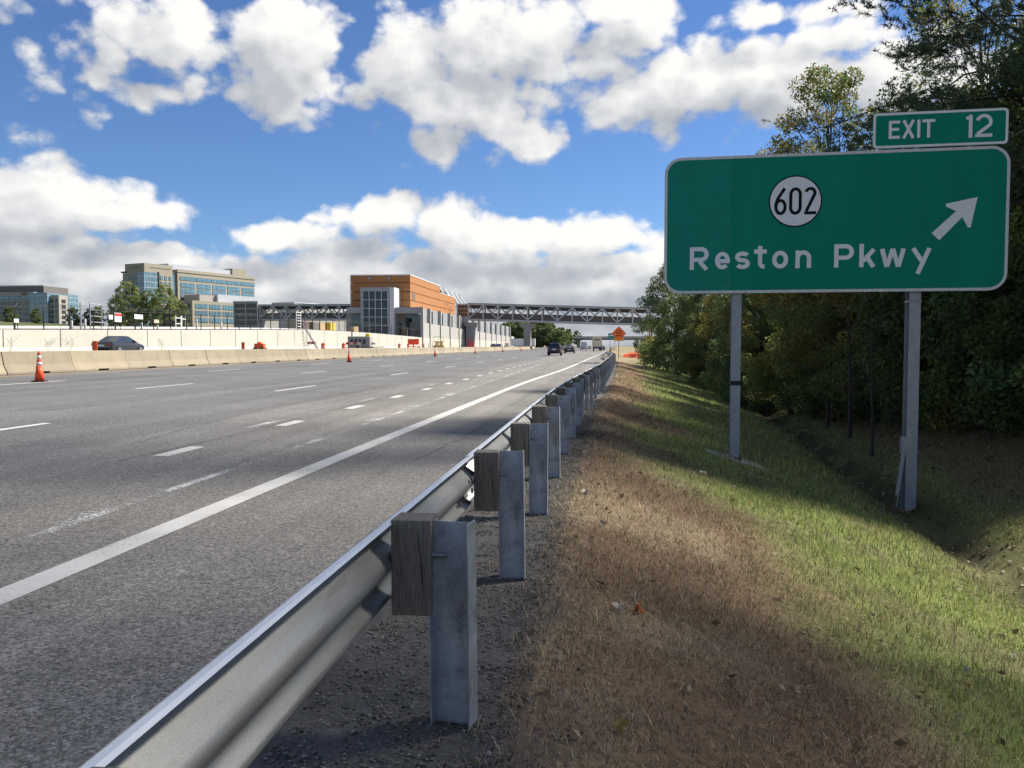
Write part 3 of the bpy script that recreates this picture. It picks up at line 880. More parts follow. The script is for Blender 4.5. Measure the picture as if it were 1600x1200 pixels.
def build_exit_sign():
    sx, sy, sz, ang, w, h = 1.177, 14.85, 2.364, -.0473 - .012, 5.74, 2.44
    s = thing('exit_sign', 'large green highway exit sign with arrow on two steel posts over the slope', 'road sign', (sx, sy, 0), ang)
    pan = MB().prism(rrect(w, h, .30), 'y', 0, .03).obj('sign_panel', 'sign_green', s, loc=(0, 0, sz))
    mb = MB(); frame_strip(mb, rrect(w, h, .30), rrect(w - .1, h - .1, .25, x0=.05, z0=.05), -.004)
    mb.obj('border', 'sign_border', pan)
    # the left sheet has faded lighter than the others
    ins = [p for p in rrect(w - .1, h - .1, .25, x0=.05, z0=.05) if p[0] < 1.1]
    MB().add([(1.16, -.0011, h - .05)] + [(p[0], -.0011, p[1]) for p in ins] + [(1.16, -.0011, .05)], [tuple(range(len(ins) + 2))]).obj('sign_sheet', 'sign_green_faded', pan)
    # joints between the extruded sheets
    for u in (1.16, 3.62):
        MB().box(u, u + .005, -.0028, -.0016, .05, h - .05).obj('sheet_joint', 'sheet_seam', pan)
    # small rivets around the rim
    rv = MB()
    for i in range(24):
        rv.box(.35 + i * .22, .362 + i * .22, -.009, -.004, .018, .03); rv.box(.35 + i * .22, .362 + i * .22, -.009, -.004, h - .03, h - .018)
    rv.obj('rivet_row', 'bolt_steel', pan)
    LW = .074
    for ch, a, b, hh in (('R', .457, .79, .405), ('e', .90, 1.16, .312), ('s', 1.25, 1.508, .312), ('t', 1.578, 1.795, .405), ('o', 1.89, 2.162, .312), ('n', 2.286, 2.552, .312),
                         ('P', 2.935, 3.265, .407), ('k', 3.353, 3.622, .407), ('w', 3.694, 4.11, .312), ('y', 4.195, 4.533, .312)):
        letter(ch, a, b, .429, hh, LW, 'sign_white', pan)
    # arrow
    ar = [(4.522, .995), (4.649, .871), (5.005, 1.257), (5.10, 1.075), (5.142, 1.079), (5.241, 1.588), (4.738, 1.488), (4.745, 1.44), (4.905, 1.358)]
    MB().add([(p[0], -.006, p[1]) for p in ar], [tuple(range(len(ar)))]).obj('arrow', 'sign_white', pan)
    # county route disc
    c = (2.268, 1.605)
    disc = MB().add([(c[0] + .452 * math.cos(R(a)), -.005, c[1] + .452 * math.sin(R(a))) for a in range(0, 360, 6)], [tuple(range(60))]).obj('route_disc_rim', 'sign_black', pan)
    MB().add([(c[0] + .428 * math.cos(R(a)), -.008, c[1] + .428 * math.sin(R(a))) for a in range(0, 360, 6)], [tuple(range(60))]).obj('route_disc', 'sign_white', disc)
    for ch, a, b in (('6', 1.912, 2.122), ('0', 2.162, 2.376), ('2', 2.418, 2.622)):
        letter(ch, a, b, 1.368, .478, .054, 'sign_black', disc, -.0105, 'numeral')
    # tab
    tab = MB().prism(rrect(2.15, .60, .07, 5), 'y', 0, .03).obj('exit_tab', 'sign_green', s, loc=(3.54, 0, sz + 2.468))
    mb = MB(); frame_strip(mb, rrect(2.15, .60, .07, 5), rrect(2.15 - .084, .60 - .084, .035, 5, .042, .042), -.004)
    mb.obj('border', 'sign_white', tab)
    for ch, a, b in (('E', .252, .435), ('X', .468, .675), ('I', .707, .765), ('T', .792, .996)):
        letter(ch, a, b, .155, .308, .05, 'sign_white', tab)
    letter('1', 1.49, 1.588, .122, .385, .058, 'sign_white', tab, name='numeral')
    letter('2', 1.634, 1.902, .126, .385, .056, 'sign_white', tab, name='numeral')
    for u in (.7, 1.55):
        MB().box(u, u + .07, .03, .09, -.35, .5).obj('tab_bracket', 'sign_back', tab)
    # wind beams on the back
    for z in (.4, 1.25, 2.1):
        MB().box(.1, w - .1, .03, .10, z - .04, z + .04).obj('back_rail', 'sign_back', s, loc=(0, 0, sz))
    def post(x, zb, bf, d, name='post'):
        t = .011
        poly = [(-bf / 2, 0), (bf / 2, 0), (bf / 2, t), (t / 2, t), (t / 2, d - t), (bf / 2, d - t), (bf / 2, d), (-bf / 2, d), (-bf / 2, d - t), (-t / 2, d - t), (-t / 2, t), (-bf / 2, t)]
        o = MB().prism(poly, 'z', zb, sz + 2.3).obj(name, 'galvanised_sign_post', s, loc=(x, .1, 0))
        return o
    g1 = float(ground_z(sx + 1.30, sy)); g2 = float(ground_z(sx + 4.3, sy))
    p1 = post(1.30, g1 - .3, .165, .2)
    MB().box(-.095, .095, -.012, .2, sz - 1.66, sz - 1.58).obj('fuse_plate', 'black_rubber', p1)
    MB().box(-.09, .09, -.012, .21, sz - .14, sz - .115).obj('hinge_plate', 'bolt_steel', p1)
    MB().box(-.12, .12, -.06, .26, g1 - .02, g1 + .03).obj('base_plate', 'rail_rust', p1)
    for u in (-.09, .09):
        MB().tube([(u, -.03, g1), (u, -.03, g1 + .09)], .014, 8).obj('anchor_bolt', 'rail_rust', p1)
    p2 = post(4.32, g2 - .3, .185, .25)
    MB().box(-.105, .105, -.012, .25, sz - .18, sz - .15).obj('hinge_plate', 'bolt_steel', p2)
    MB().box(-.16, .16, -.08, .32, g2 - .02, g2 + .035).obj('base_plate', 'rail_rust', p2)
    MB().beam((-.12, .02, g2 + 1.15), (-.26, -.02, g2 + .1), .05).obj('stub_brace', 'galvanised_sign_post', p2)
    MB().box(-.17, -.09, -.02, .1, g2 + 1.05, g2 + 1.35).obj('brace_clamp', 'galvanised_sign_post', p2)
    MB().tube([(-.27, -.02, g2 - .1), (-.255, -.02, g2 + .32)], .03, 8).obj('stub_sleeve', 'rail_rust', p2)
    # concrete footings
    def pad(x, zb, L, W, rot, m):
        vs = []
        pts = [(math.cos(R(a)) * L * (1 + .18 * math.sin(a * 3.1)), math.sin(R(a)) * W * (1 + .12 * math.cos(a * 2.3))) for a in range(0, 360, 24)]
        n = len(pts)
        def gz(p): return float(ground_z(sx + x + p[0], sy + p[1]))
        vs = [(x + p[0], p[1] + .1, gz(p) + .035) for p in pts] + [(x + p[0] * 1.05, p[1] * 1.05 + .1, gz(p) - .2) for p in pts]
        MB().add(vs, [tuple(range(n))] + [(i, (i + 1) % n, (i + 1) % n + n, i + n) for i in range(n)]).obj('footing', m, s)
    pad(1.30, g1, .62, .36, 0, 'footing_concrete')
mat('soil_pad', (.06, .05, .04), .95, var=.3, vscale=8, bump=.5)
build_exit_sign()

# ------------------------------------------------------------------ concrete barrier segments and cones
def build_barriers():
    L = 3.63
    prof = [(-.30, 0), (-.30, .07), (-.175, .33), (-.085, .80), (-.07, .815), (.07, .815), (.085, .80), (.175, .33), (.30, .07), (.30, 0)]
    cut = [(-.30 + .012, .062), (-.30, .07)] + prof[2:-2] + [(.30, .07), (.30 - .012, .062)]
    b = MB()
    n = len(prof)
    ys = [0, .02, 1.45, 1.4501, 2.15, 2.1501, L - .02, L]
    ps = [[(p[0] * .97, p[1] * .993) for p in prof], prof, prof, cut, cut, prof, prof, [(p[0] * .97, p[1] * .993) for p in prof]]
    vs = []
    for y, pr in zip(ys, ps): vs += [(p[0], y, p[1]) for p in pr]
    fs = []
    for a in range(len(ys) - 1):
        for k in range(n):
            q, r = a * n + k, a * n + (k + 1) % n
            fs.append((q, r, r + n, q + n))
    fs += [tuple(range(n))[::-1], tuple((len(ys) - 1) * n + k for k in range(n))]
    b.add(vs, fs)
    body = b.mesh('body', 'tan_concrete')
    pin = MB().tube([(0, -.035, .1), (0, -.035, .7)], .016, 6).mesh('joint_pin', 'rail_rust')
    pad = MB().box(-.29, .29, .05, .35, -.03, .0005).mesh('shim', 'black_rubber')
    y = 18.0 + .62
    i = 0
    while y < 262:
        i += 1
        r = random.Random(i)
        lab = ordinal(i) + ' tan concrete barrier segment from the left, along the far lanes'
        o = thing('barrier_segment', lab, 'barrier', (-20.85, y, float(road_z(-20.85)) + .006), r.uniform(-.006, .006), 'concrete barrier segments along the far lanes')
        link('body', body, o); 
        if i < 26: link('joint_pin', pin, o)
        y += 3.66
build_barriers()

def build_cones():
    base = MB().box(-.18, .18, -.18, .18, 0, .035).mesh('base', 'black_rubber')
    def prof(a, b): return [(.135 - .105 * a / .9, a), (.135 - .105 * b / .9, b)]
    sect = [('lower_cone', 'cone_orange', .035, .50), ('lower_band', 'cone_white', .50, .60), ('middle_cone', 'cone_orange', .60, .68), ('upper_band', 'cone_white', .68, .80), ('tip', 'cone_orange', .80, .93)]
    meshes = []
    for n_, m_, a, b in sect:
        p = [(.14 - .11 * a / .93, a), (.14 - .11 * b / .93, b)]
        if 'band' in n_: p = [(r + .003, z) for r, z in p]
        meshes.append((n_, MB().lathe(p, 20).mesh(n_, m_, True)))
    spots = [(-16.95, 22.7, 'nearest orange traffic cone, dirty, on the lane line at far left'), (-16.75, 52.6, 'orange traffic cone below the glass lift tower, second nearest'),
             (-16.9, 82, 'third nearest orange traffic cone, in front of the station columns'), (-16.85, 109, 'fourth nearest orange traffic cone, before the footbridge pier'),
             (-16.9, 141, 'fifth nearest small orange traffic cone by the barrier'), (-16.6, 172, 'sixth nearest tiny orange traffic cone by the barrier'),
             (-16.2, 205, 'farthest tiny orange traffic cone near the black car')]
    for x, y, lab in spots:
        o = thing('traffic_cone', lab, 'traffic cone', (x, y, float(road_z(x)) + .005), random.uniform(0, 1), 'traffic cones along the closed lane line')
        link('base', base, o)
        for n_, me in meshes: link(n_, me, o)
build_cones()

# ------------------------------------------------------------------ white median wall, fence and things behind it
def build_median_wall():
    w = thing('median_wall', 'long white precast concrete wall along the rail median', 'wall', (0, 0, 0))
    y = 46.6
    while y < 188:
        y1 = min(y + 6.02, 188.4)
        zb = float(road_z(WALL_X)) - .1
        za, zc = float(wall_top(y)), float(wall_top(y1))
        vs = [(WALL_X, y, zb), (WALL_X, y1 - .03, zb), (WALL_X, y1 - .03, zc), (WALL_X, y, za)]
        vs += [(x - .3, b, c) for x, b, c in vs]
        MB().add(vs, [(0, 1, 2, 3), (7, 6, 5, 4), (0, 3, 7, 4), (1, 5, 6, 2), (3, 2, 6, 7), (0, 4, 5, 1)]).obj('wall_panel', 'white_concrete', w, bevel=.012)
        y += 6.1
    # footing barrier at the wall's foot
    prev = None
    vs = []
    ys = np.linspace(46, 188, 30)
    for yy in ys:
        z = float(road_z(WALL_X)) - .02
        vs += [(WALL_X + .22, yy, z), (WALL_X + .10, yy, z + .35), (WALL_X + .012, yy, z + .5)]
    MB().add(vs, [(3 * i + k, 3 * i + k + 1, 3 * i + k + 4, 3 * i + k + 3) for i in range(29) for k in range(2)]).obj('toe', 'white_concrete', w)
    f = thing('security_fence', 'black chain fence with angled barbed wire arms on the median wall', 'fence', (0, 0, 0))
    X = WALL_X - .6
    pm = MB().tube([(0, 0, -.3), (0, 0, 1.72)], .055, 6).tube([(0, 0, 1.70), (.02, .30, 2.05)], .045, 6).mesh('fence_post', 'black_fence')
    y = 54.6
    ys = []
    while y < 186:
        ys.append(y); link('fence_post', pm, f, 0, (X, y, float(wall_top(y)) - .05)); y += 3.08
    for dz, r, dy, dx in ((.06, .03, 0, 0), (.9, .012, 0, 0), (1.66, .022, 0, 0), (1.82, .010, .1, .01), (1.92, .010, .17, .015), (2.03, .010, .28, .02)):
        MB().tube([(X + dx, q + dy, float(wall_top(q)) + dz) for q in ys], r, 4, False).obj('fence_rail' if dz < 1.7 else 'barbed_wire', 'black_fence', f)
    # open diamond mesh
    nv, nf = [], []
    w_ = .004
    for a, b in zip(ys[:16], ys[1:17]):
        z0 = float(wall_top(a))
        for k in range(-4, 9):
            for sg in (1, -1):
                ya = a + k * .38; za = z0 + .1 if sg > 0 else z0 + 1.6
                yb = ya + 1.5; zb = z0 + 1.6 if sg > 0 else z0 + .1
                t0 = max(0, (a - ya) / 1.5); t1 = min(1, (b - ya) / 1.5)
                if t0 >= t1: continue
                p = [(X - .004 * sg, ya + (yb - ya) * t, za + (zb - za) * t) for t in (t0, t1)]
                o = len(nv)
                nv += [(p[0][0], p[0][1], p[0][2] - w_), (p[0][0], p[0][1], p[0][2] + w_), (p[1][0], p[1][1], p[1][2] + w_), (p[1][0], p[1][1], p[1][2] - w_)]
                nf.append((o, o + 1, o + 2, o + 3))
    fm = MB().add(nv, nf).obj('fence_wire', 'black_fence', f); fm['kind'] = 'stuff'
    # track and third rail in the median
    def along(name, m, X, dz, w, h, label, cat, y0=50, y1=188):
        ys = np.linspace(y0, y1, 24)
        b = MB()
        vs = []
        for q in ys:
            z = float(wall_top(q)) + dz
            vs += [(X - w / 2, q, z), (X + w / 2, q, z), (X + w / 2, q, z + h), (X - w / 2, q, z + h)]
        fs = [(4 * i + k, 4 * i + (k + 1) % 4, 4 * i + 4 + (k + 1) % 4, 4 * i + 4 + k) for i in range(23) for k in range(4)]
        return tag(b.add(vs, fs).obj(name, m), label, cat)
    along('power_rail_cover', 'white_paint', -47.5, .18, .3, .12, 'long white cover board of the power rail behind the fence', 'rail')
    along('track_ballast', 'rail_rust', -45.2, -.3, 4.2, .32, 'rusty brown track bed strip just above the white wall', 'track')
    along('walkway_parapet', 'pale_concrete', -56, -.3, .4, .75, 'low pale parapet behind the tracks beyond the fence', 'wall')
build_median_wall()

def build_median_clutter():
    X = WALL_X - .75
    def on_wall(px, X_=X):                       # distance along the wall for a photo column
        lo, hi = 45.0, 400.0
        for _ in range(40):
            m_ = (lo + hi) / 2
            if P(px, 540, m_).x < X_: lo, hi = lo, m_
            else: lo, hi = m_, hi
        return lo
    def yat(px, X_):
        a, b = 20.0, 600.0
        for _ in range(50):
            m_ = (a + b) / 2
            # at fixed Y, P().x scales with Y: find Y where the sight line meets X_
            if P(px, 540, m_).x > X_: a = m_
            else: b = m_
        return a
    def plate(name, px0, px1, py0, py1, m, lab, X_, m2=None):
        y0, y1 = yat(px0, X_), yat(px1, X_)
        ym = (y0 + y1) / 2
        zt, zb = P(px0, py0, ym).z, P(px0, py1, ym).z
        o = thing(name, lab, 'sign', (X_, ym, 0))
        MB().box(-.02, .02, y0 - ym, y1 - ym, zb, zt).obj('sign_face', m, o)
        if m2:
            MB().box(.021, .03, (y0 - ym) * .96, (y1 - ym) * .96, zt - (zt - zb) * .35, zt - .04).obj('header_band', m2, o)
        for q in (.85, -.85):
            MB().tube([(-.05, (y1 - ym) * q, float(wall_top(ym)) - .3), (-.05, (y1 - ym) * q, zt)], .03, 6).obj('sign_leg', 'black_fence', o)
        return o
    FX = WALL_X - .5
    plate('fence_sign', 23, 30, 498, 504, 'white_paint', 'small white square sign on the fence at far left', FX)
    plate('fence_sign', 171, 177, 492, 499, 'white_paint', 'small white sign left of the red topped notice', FX)
    plate('fence_notice', 180, 190.5, 489, 503, 'white_paint', 'white notice with red top band on the fence before the pines', FX, 'red_sign')
    plate('fence_sign', 211, 224, 491.5, 498.5, 'white_paint', 'wide pale sign on the fence in front of the pines', FX)
    plate('fence_sign', 241, 249, 499.5, 504.5, 'truck_cream', 'small cream sign low behind the fence right of the pines', WALL_X - 3)
    # scaffold tower
    y0, y1 = yat(127, -46), yat(142, -46); y2 = yat(160, -46)
    s = thing('scaffold_frame', 'tall grey scaffold frame with rungs behind the fence', 'scaffold', (-46, y0, 0))
    zb = float(wall_top(y0)) - .5
    for q, zt in ((0, P(128, 472, y0).z), (y1 - y0, P(142, 474, y1).z), (y2 - y0, P(160, 477, y2).z)):
        MB().tube([(0, q, zb), (0, q, zt)], .055, 8).obj('scaffold_pole', 'grey_metal', s)
    for k in range(5):
        z = zb + .7 + .55 * k
        MB().tube([(0, y1 - y0, z), (0, y2 - y0, z)], .045, 6).obj('rung', 'grey_metal', s)
    # white marker pipes
    labs = ['white marker post right of the far left office block', 'tall white marker post beside the scaffold', 'short white marker post under the wide sign', 'white marker post near the pines end', 'white marker post before the beige office wing', 'thin white marker post left of the truss end']
    for (px, py0, py1), lab in zip(((113, 501, 510), (134, 498, 513), (222, 504, 513), (247, 508, 513), (308, 499, 512), (346, 503, 512)), labs):
        y = yat(px, -44)
        z0, z1 = float(wall_top(y)) - .35, P(px, py0, y).z
        o = MB().lathe([(.09, 0), (.09, z1 - z0 - .04), (.05, z1 - z0)], 10).obj('marker_post', 'white_paint', None, loc=(-44, y, z0))
        tag(o, lab, 'post', 'white marker posts behind the fence')
    # white H frame ladder
    def ladder(name, px0, px1, py0, n, X_, lab, m='white_paint'):
        y0, y1 = yat(px0, X_), yat(px1, X_)
        z0 = float(wall_top(y0)) - .3; z1 = P(px0, py0, y0).z
        o = thing(name, lab, 'ladder', (X_, y0, z0))
        for q in (0, y1 - y0): MB().beam((0, q, 0), (0, q, z1 - z0), .10).obj('stile', m, o)
        for k in range(n):
            z = (z1 - z0) * (k + .6) / n
            MB().beam((0, 0, z), (0, y1 - y0, z), .08, .10).obj('rung', m, o)
    ladder('step_frame', 275, 283.5, 493, 3, -50, 'white step frame in front of the podium, taller half')
    ladder('step_frame', 284.5, 291, 493, 2, -50.3, 'white step frame in front of the podium, narrower half')
    ladder('platform_ladder', 463.5, 470.5, 486, 8, -52, 'white platform ladder standing before the grey truss bridge')
    # ladder leaning on the wall towards the road
    y = yat(482, -41)
    o = thing('leaning_ladder', 'aluminium ladder leaning against the white median wall', 'ladder', (WALL_X + .05, y, float(road_z(WALL_X))))
    top = float(wall_top(y)) + .9 - float(road_z(WALL_X))
    for q in (0, .5):
        MB().beam((.02 + .0, q, top), (1.5, q + 2.2, 0), .07, .09).obj('stile', 'bolt_steel', o)
    for k in range(11):
        t = (k + .5) / 11
        MB().beam((.02 + 1.48 * t, 2.2 * t, top * (1 - t)), (.02 + 1.48 * t, .5 + 2.2 * t, top * (1 - t)), .05).obj('rung', 'bolt_steel', o)
    # wall mounted rungs
    yy = yat(479, WALL_X)
    o = thing('wall_rungs', 'row of dark rungs fixed to the white wall beside the leaning ladder', 'ladder', (WALL_X, yy, float(road_z(WALL_X))))
    for k in range(7):
        MB().beam((.05, -.3, .35 + .38 * k), (.05, .3, .35 + .38 * k), .05, .06).obj('rung', 'bolt_steel', o)
    # orange barrels and barricades on the access road
    def barrel(px, Xb, lab, sc_=1.0):
        y = yat(px, Xb)
        o = thing('traffic_barrel', lab, 'traffic barrel', (Xb, y, float(road_z(Xb)) + .004), 0, 'orange barrels on the access road')
        r0 = .29 * sc_
        MB().lathe([(r0 + .08, 0), (r0 + .08, .05), (r0, .06), (r0, .30)], 14).obj('lower_body', 'safety_orange', o)
        MB().lathe([(r0 - .005, .30), (r0 - .01, .44)], 14).obj('white_band', 'cone_white', o)
        MB().lathe([(r0 - .015, .44), (r0 - .02, .62)], 14).obj('middle_body', 'safety_orange', o)
        MB().lathe([(r0 - .025, .62), (r0 - .03, .76)], 14).obj('white_band', 'cone_white', o)
        MB().lathe([(r0 - .03, .76), (r0 - .05, 1.05), (.1, 1.07), (.1, 1.16)], 14).obj('top_body', 'safety_orange', o)
    def vpanel(px, Xb, lab):
        y = yat(px, Xb)
        o = thing('vertical_panel', lab, 'traffic marker', (Xb, y, float(road_z(Xb)) + .004))
        MB().box(-.2, .2, -.2, .2, 0, .06).obj('base', 'black_rubber', o); MB().beam((0, 0, .05), (0, 0, .7), .05).obj('stem', 'black_rubber', o)
        MB().box(-.11, .11, -.03, .0, .68, 1.2).obj('panel', 'safety_orange', o)
    vpanel(148.5, -22.4, 'upright orange panel over the barrier at the grey sedan tail')
    vpanel(380, -24, 'small orange panel left of the domed orange cart')
    barrel(505, -33, 'orange barrel right of the leaning ladder over the barrier')
    barrel(537, -33, 'orange barrel left of the pump trailer barricade')
    barrel(624, -36, 'small orange barrel under the grey canopy front')
    barrel(661, -36, 'orange barrel right of the orange message trailer')
    barrel(638, -36.5, 'small orange barrel left of the orange message trailer')
    def barricade(px, Xb, lab, w=1.6):
        y = yat(px, Xb)
        o = thing('barricade', lab, 'barricade', (Xb, y, float(road_z(Xb)) + .004), R(8))
        for k in range(4):
            MB().box(-w / 2 + k * w / 4, -w / 2 + (k + 1) * w / 4, -.02, .02, .95, 1.25).obj('board_block', 'safety_red' if k % 2 == 0 else 'cone_white', o)
        for q in (-w / 2 + .1, w / 2 - .1): MB().beam((q, .05, 0), (q, .05, 1.2), .06).obj('upright', 'white_paint', o); MB().box(q - .05, q + .05, -.4, .4, 0, .06).obj('foot', 'white_paint', o)
    barricade(487, -34, 'red and white barricade at the foot of the leaning ladder', 1.0)
    barricade(552, -33, 'red and white barricade left of the pump trailer', 2.0)
    barricade(573, -33, 'red and white barricade right of the pump trailer', 2.4)
    # domed cart
    y = yat(406, -37)
    o = thing('orange_cart', 'orange cart with a rounded top behind the barrier', 'cart', (-37, y, float(road_z(-37))))
    MB().box(-.55, .55, -.3, .3, .35, .95).obj('body', 'safety_orange', o, bevel=.05)
    MB().lathe([(.3, .95), (.26, 1.08), (.1, 1.16), (.02, 1.17)], 14).obj('dome', 'safety_orange', o)
    for q in (-.4, .4):
        for s_ in (-.3, .3): MB().tube([(q, s_ - .08, .28), (q, s_ + .08, .28)], .28, 14).obj('wheel', 'black_rubber', o)
    # pump trailer
    y = yat(563, -34)
    o = thing('pump_trailer', 'grey equipment trailer with an exhaust stack by the white wall', 'trailer', (-34, y, float(road_z(-34))), R(4))
    MB().box(-1.6, 1.6, -1.0, 1.0, .6, 2.1).obj('housing', 'grey_precast', o, bevel=.08)
    MB().box(-1.7, 1.7, -1.1, 1.1, .45, .6).obj('chassis', 'dark_metal', o)
    MB().tube([(-1.2, 0, 2.1), (-1.2, 0, 2.8), (-1.0, 0, 2.95)], .09, 8).obj('exhaust', 'dark_metal', o)
    MB().lathe([(.35, 0), (.35, .35), (.2, .45)], 12, (1.1, 0, 2.1)).obj('beacon_cap', 'yellow_paint', o)
    for k in range(4): MB().box(-1.2 + .6 * k, -.8 + .6 * k, -1.02, -1.0, 1.0, 1.7).obj('louvre', 'dark_metal', o)
    for s_ in (-1.15, 1.0): MB().tube([(0, s_, .38), (0, s_ + .15, .38)], .38, 16).obj('wheel', 'black_rubber', o)
    MB().beam((1.6, 0, .55), (3.4, .2, .6), .1).obj('drawbar', 'dark_metal', o)
    # orange message trailer
    y = yat(646, -36)
    o = thing('message_trailer', 'orange message board trailer at the start of the concrete columns', 'trailer', (-36, y, float(road_z(-36))))
    MB().box(-1.1, 1.1, -.15, .15, .95, 2.05).obj('board', 'safety_orange', o)
    MB().beam((0, 0, .4), (0, 0, 1.0), .2).obj('mast', 'safety_orange', o)
    MB().box(-1.0, 1.0, -1.2, 1.2, .45, .6).obj('deck', 'safety_orange', o)
    for s_ in (-1.1, 1.1): MB().tube([(s_ - .1, 0, .35), (s_ + .1, 0, .35)], .35, 14).obj('wheel', 'black_rubber', o)
    for k, q in enumerate((2.2, 3.1, 4.0)):
        c = thing('delineator', ['slim orange and white delineator next to the message trailer', 'slim delineator second from the message trailer', 'slim delineator third from the message trailer'][k], 'delineator', (-36 + q * .75, y + q, float(road_z(-36))), 0, 'delineators by the message trailer')
        MB().lathe([(.22, 0), (.22, .05), (.07, .06), (.06, .7)], 8).obj('lower_tube', 'safety_orange', c); MB().lathe([(.062, .7), (.062, 1.0)], 8).obj('band', 'cone_white', c); MB().lathe([(.06, 1.0), (.05, 1.3)], 8).obj('upper_tube', 'safety_orange', c)
    # yellow lift and red lifts further on
    def lift(px, Xb, m, lab, h=2.2):
        y = yat(px, Xb)
        o = thing('scissor_lift', lab, 'lift', (Xb, y, float(road_z(Xb))))
        MB().box(-1.2, 1.2, -.6, .6, .3, .8).obj('chassis', m, o)
        for k in range(3):
            z = .8 + k * (h - 1.1) / 3; z2 = z + (h - 1.1) / 3
            MB().beam((-1, 0, z), (1, 0, z2), .12).obj('scissor_arm', m, o); MB().beam((1, .15, z), (-1, .15, z2), .12).obj('scissor_arm', m, o)
        MB().box(-1.2, 1.2, -.6, .6, h - .3, h - .15).obj('deck', m, o)
        for a in (-1.15, 0, 1.15): MB().beam((a, -.58, h - .15), (a, -.58, h + .9), .06).obj('guard_post', m, o)
        MB().beam((-1.15, -.58, h + .9), (1.15, -.58, h + .9), .06).obj('guard_bar', m, o)
        for a in (-.85, .85):
            for b in (-.6, .6): MB().tube([(a, b - .1, .25), (a, b + .1, .25)], .25, 12).obj('wheel', 'black_rubber', o)
    lift(686, -36, 'yellow_paint', 'small yellow lift before the station wall columns', 1.9)
    lift(735, -38, 'safety_red', 'red lift at the foot of the left footbridge pier', 2.2)
    lift(792, -40, 'safety_red', 'red lift beside the leaning boom below the far columns', 2.0)
    # site boxes on the platform
    def crate(name, px0, px1, py0, py1, X_, m, lab, cat):
        y0, y1 = yat(px0, X_), yat(px1, X_); zb = float(wall_top(y0)) - .3; zt = P(px0, py0, y0).z
        o = thing(name, lab, cat, (X_, (y0 + y1) / 2, zb))
        h = (y1 - y0) / 2
        MB().box(-1.2, 0, -h, h, .1, zt - zb).obj('box', m, o, bevel=.03)
        for k in (-.6, .6): MB().box(-1.1, -.1, k * h - .1, k * h + .1, 0, .1).obj('skid', 'dark_metal', o)
        for k in (-.33, .33): MB().box(0.0, .03, k * h - .05, k * h + .05, .15, zt - zb - .08).obj('batten', 'grey_metal', o)
    crate('site_cabinet', 517, 525, 504, 516, -54, 'yellow_paint', 'yellow site cabinet on the platform left of the tower', 'cabinet')
    crate('plywood_crate', 501, 508, 505, 516, -54, 'plywood', 'tan plywood crate beside the yellow site cabinet', 'crate')
    crate('rust_cabinet', 474, 484, 502, 517, -54, 'rail_rust', 'rust brown cabinet behind the platform ladder', 'cabinet')
    crate('site_crate', 554, 560, 510, 520, -53, 'plywood', 'light wood crate at the foot of the glass tower', 'crate')
    crate('grey_cabinet', 490, 499, 503, 516, -54, 'taupe_panel', 'dark grey cabinet between rust cabinet and plywood crate', 'cabinet')
    # orange cones on the platform
    y = yat(511, -52)
    o = thing('tall_cone', 'bright orange cone on the platform left of the yellow cabinet', 'traffic cone', (-52, y, float(wall_top(y)) - .3))
    MB().box(-.35, .35, -.35, .35, 0, .06).obj('base', 'black_rubber', o); MB().lathe([(.32, .06), (.07, 1.4)], 14).obj('body', 'cone_orange', o)
    return yat
YAT = build_median_clutter()

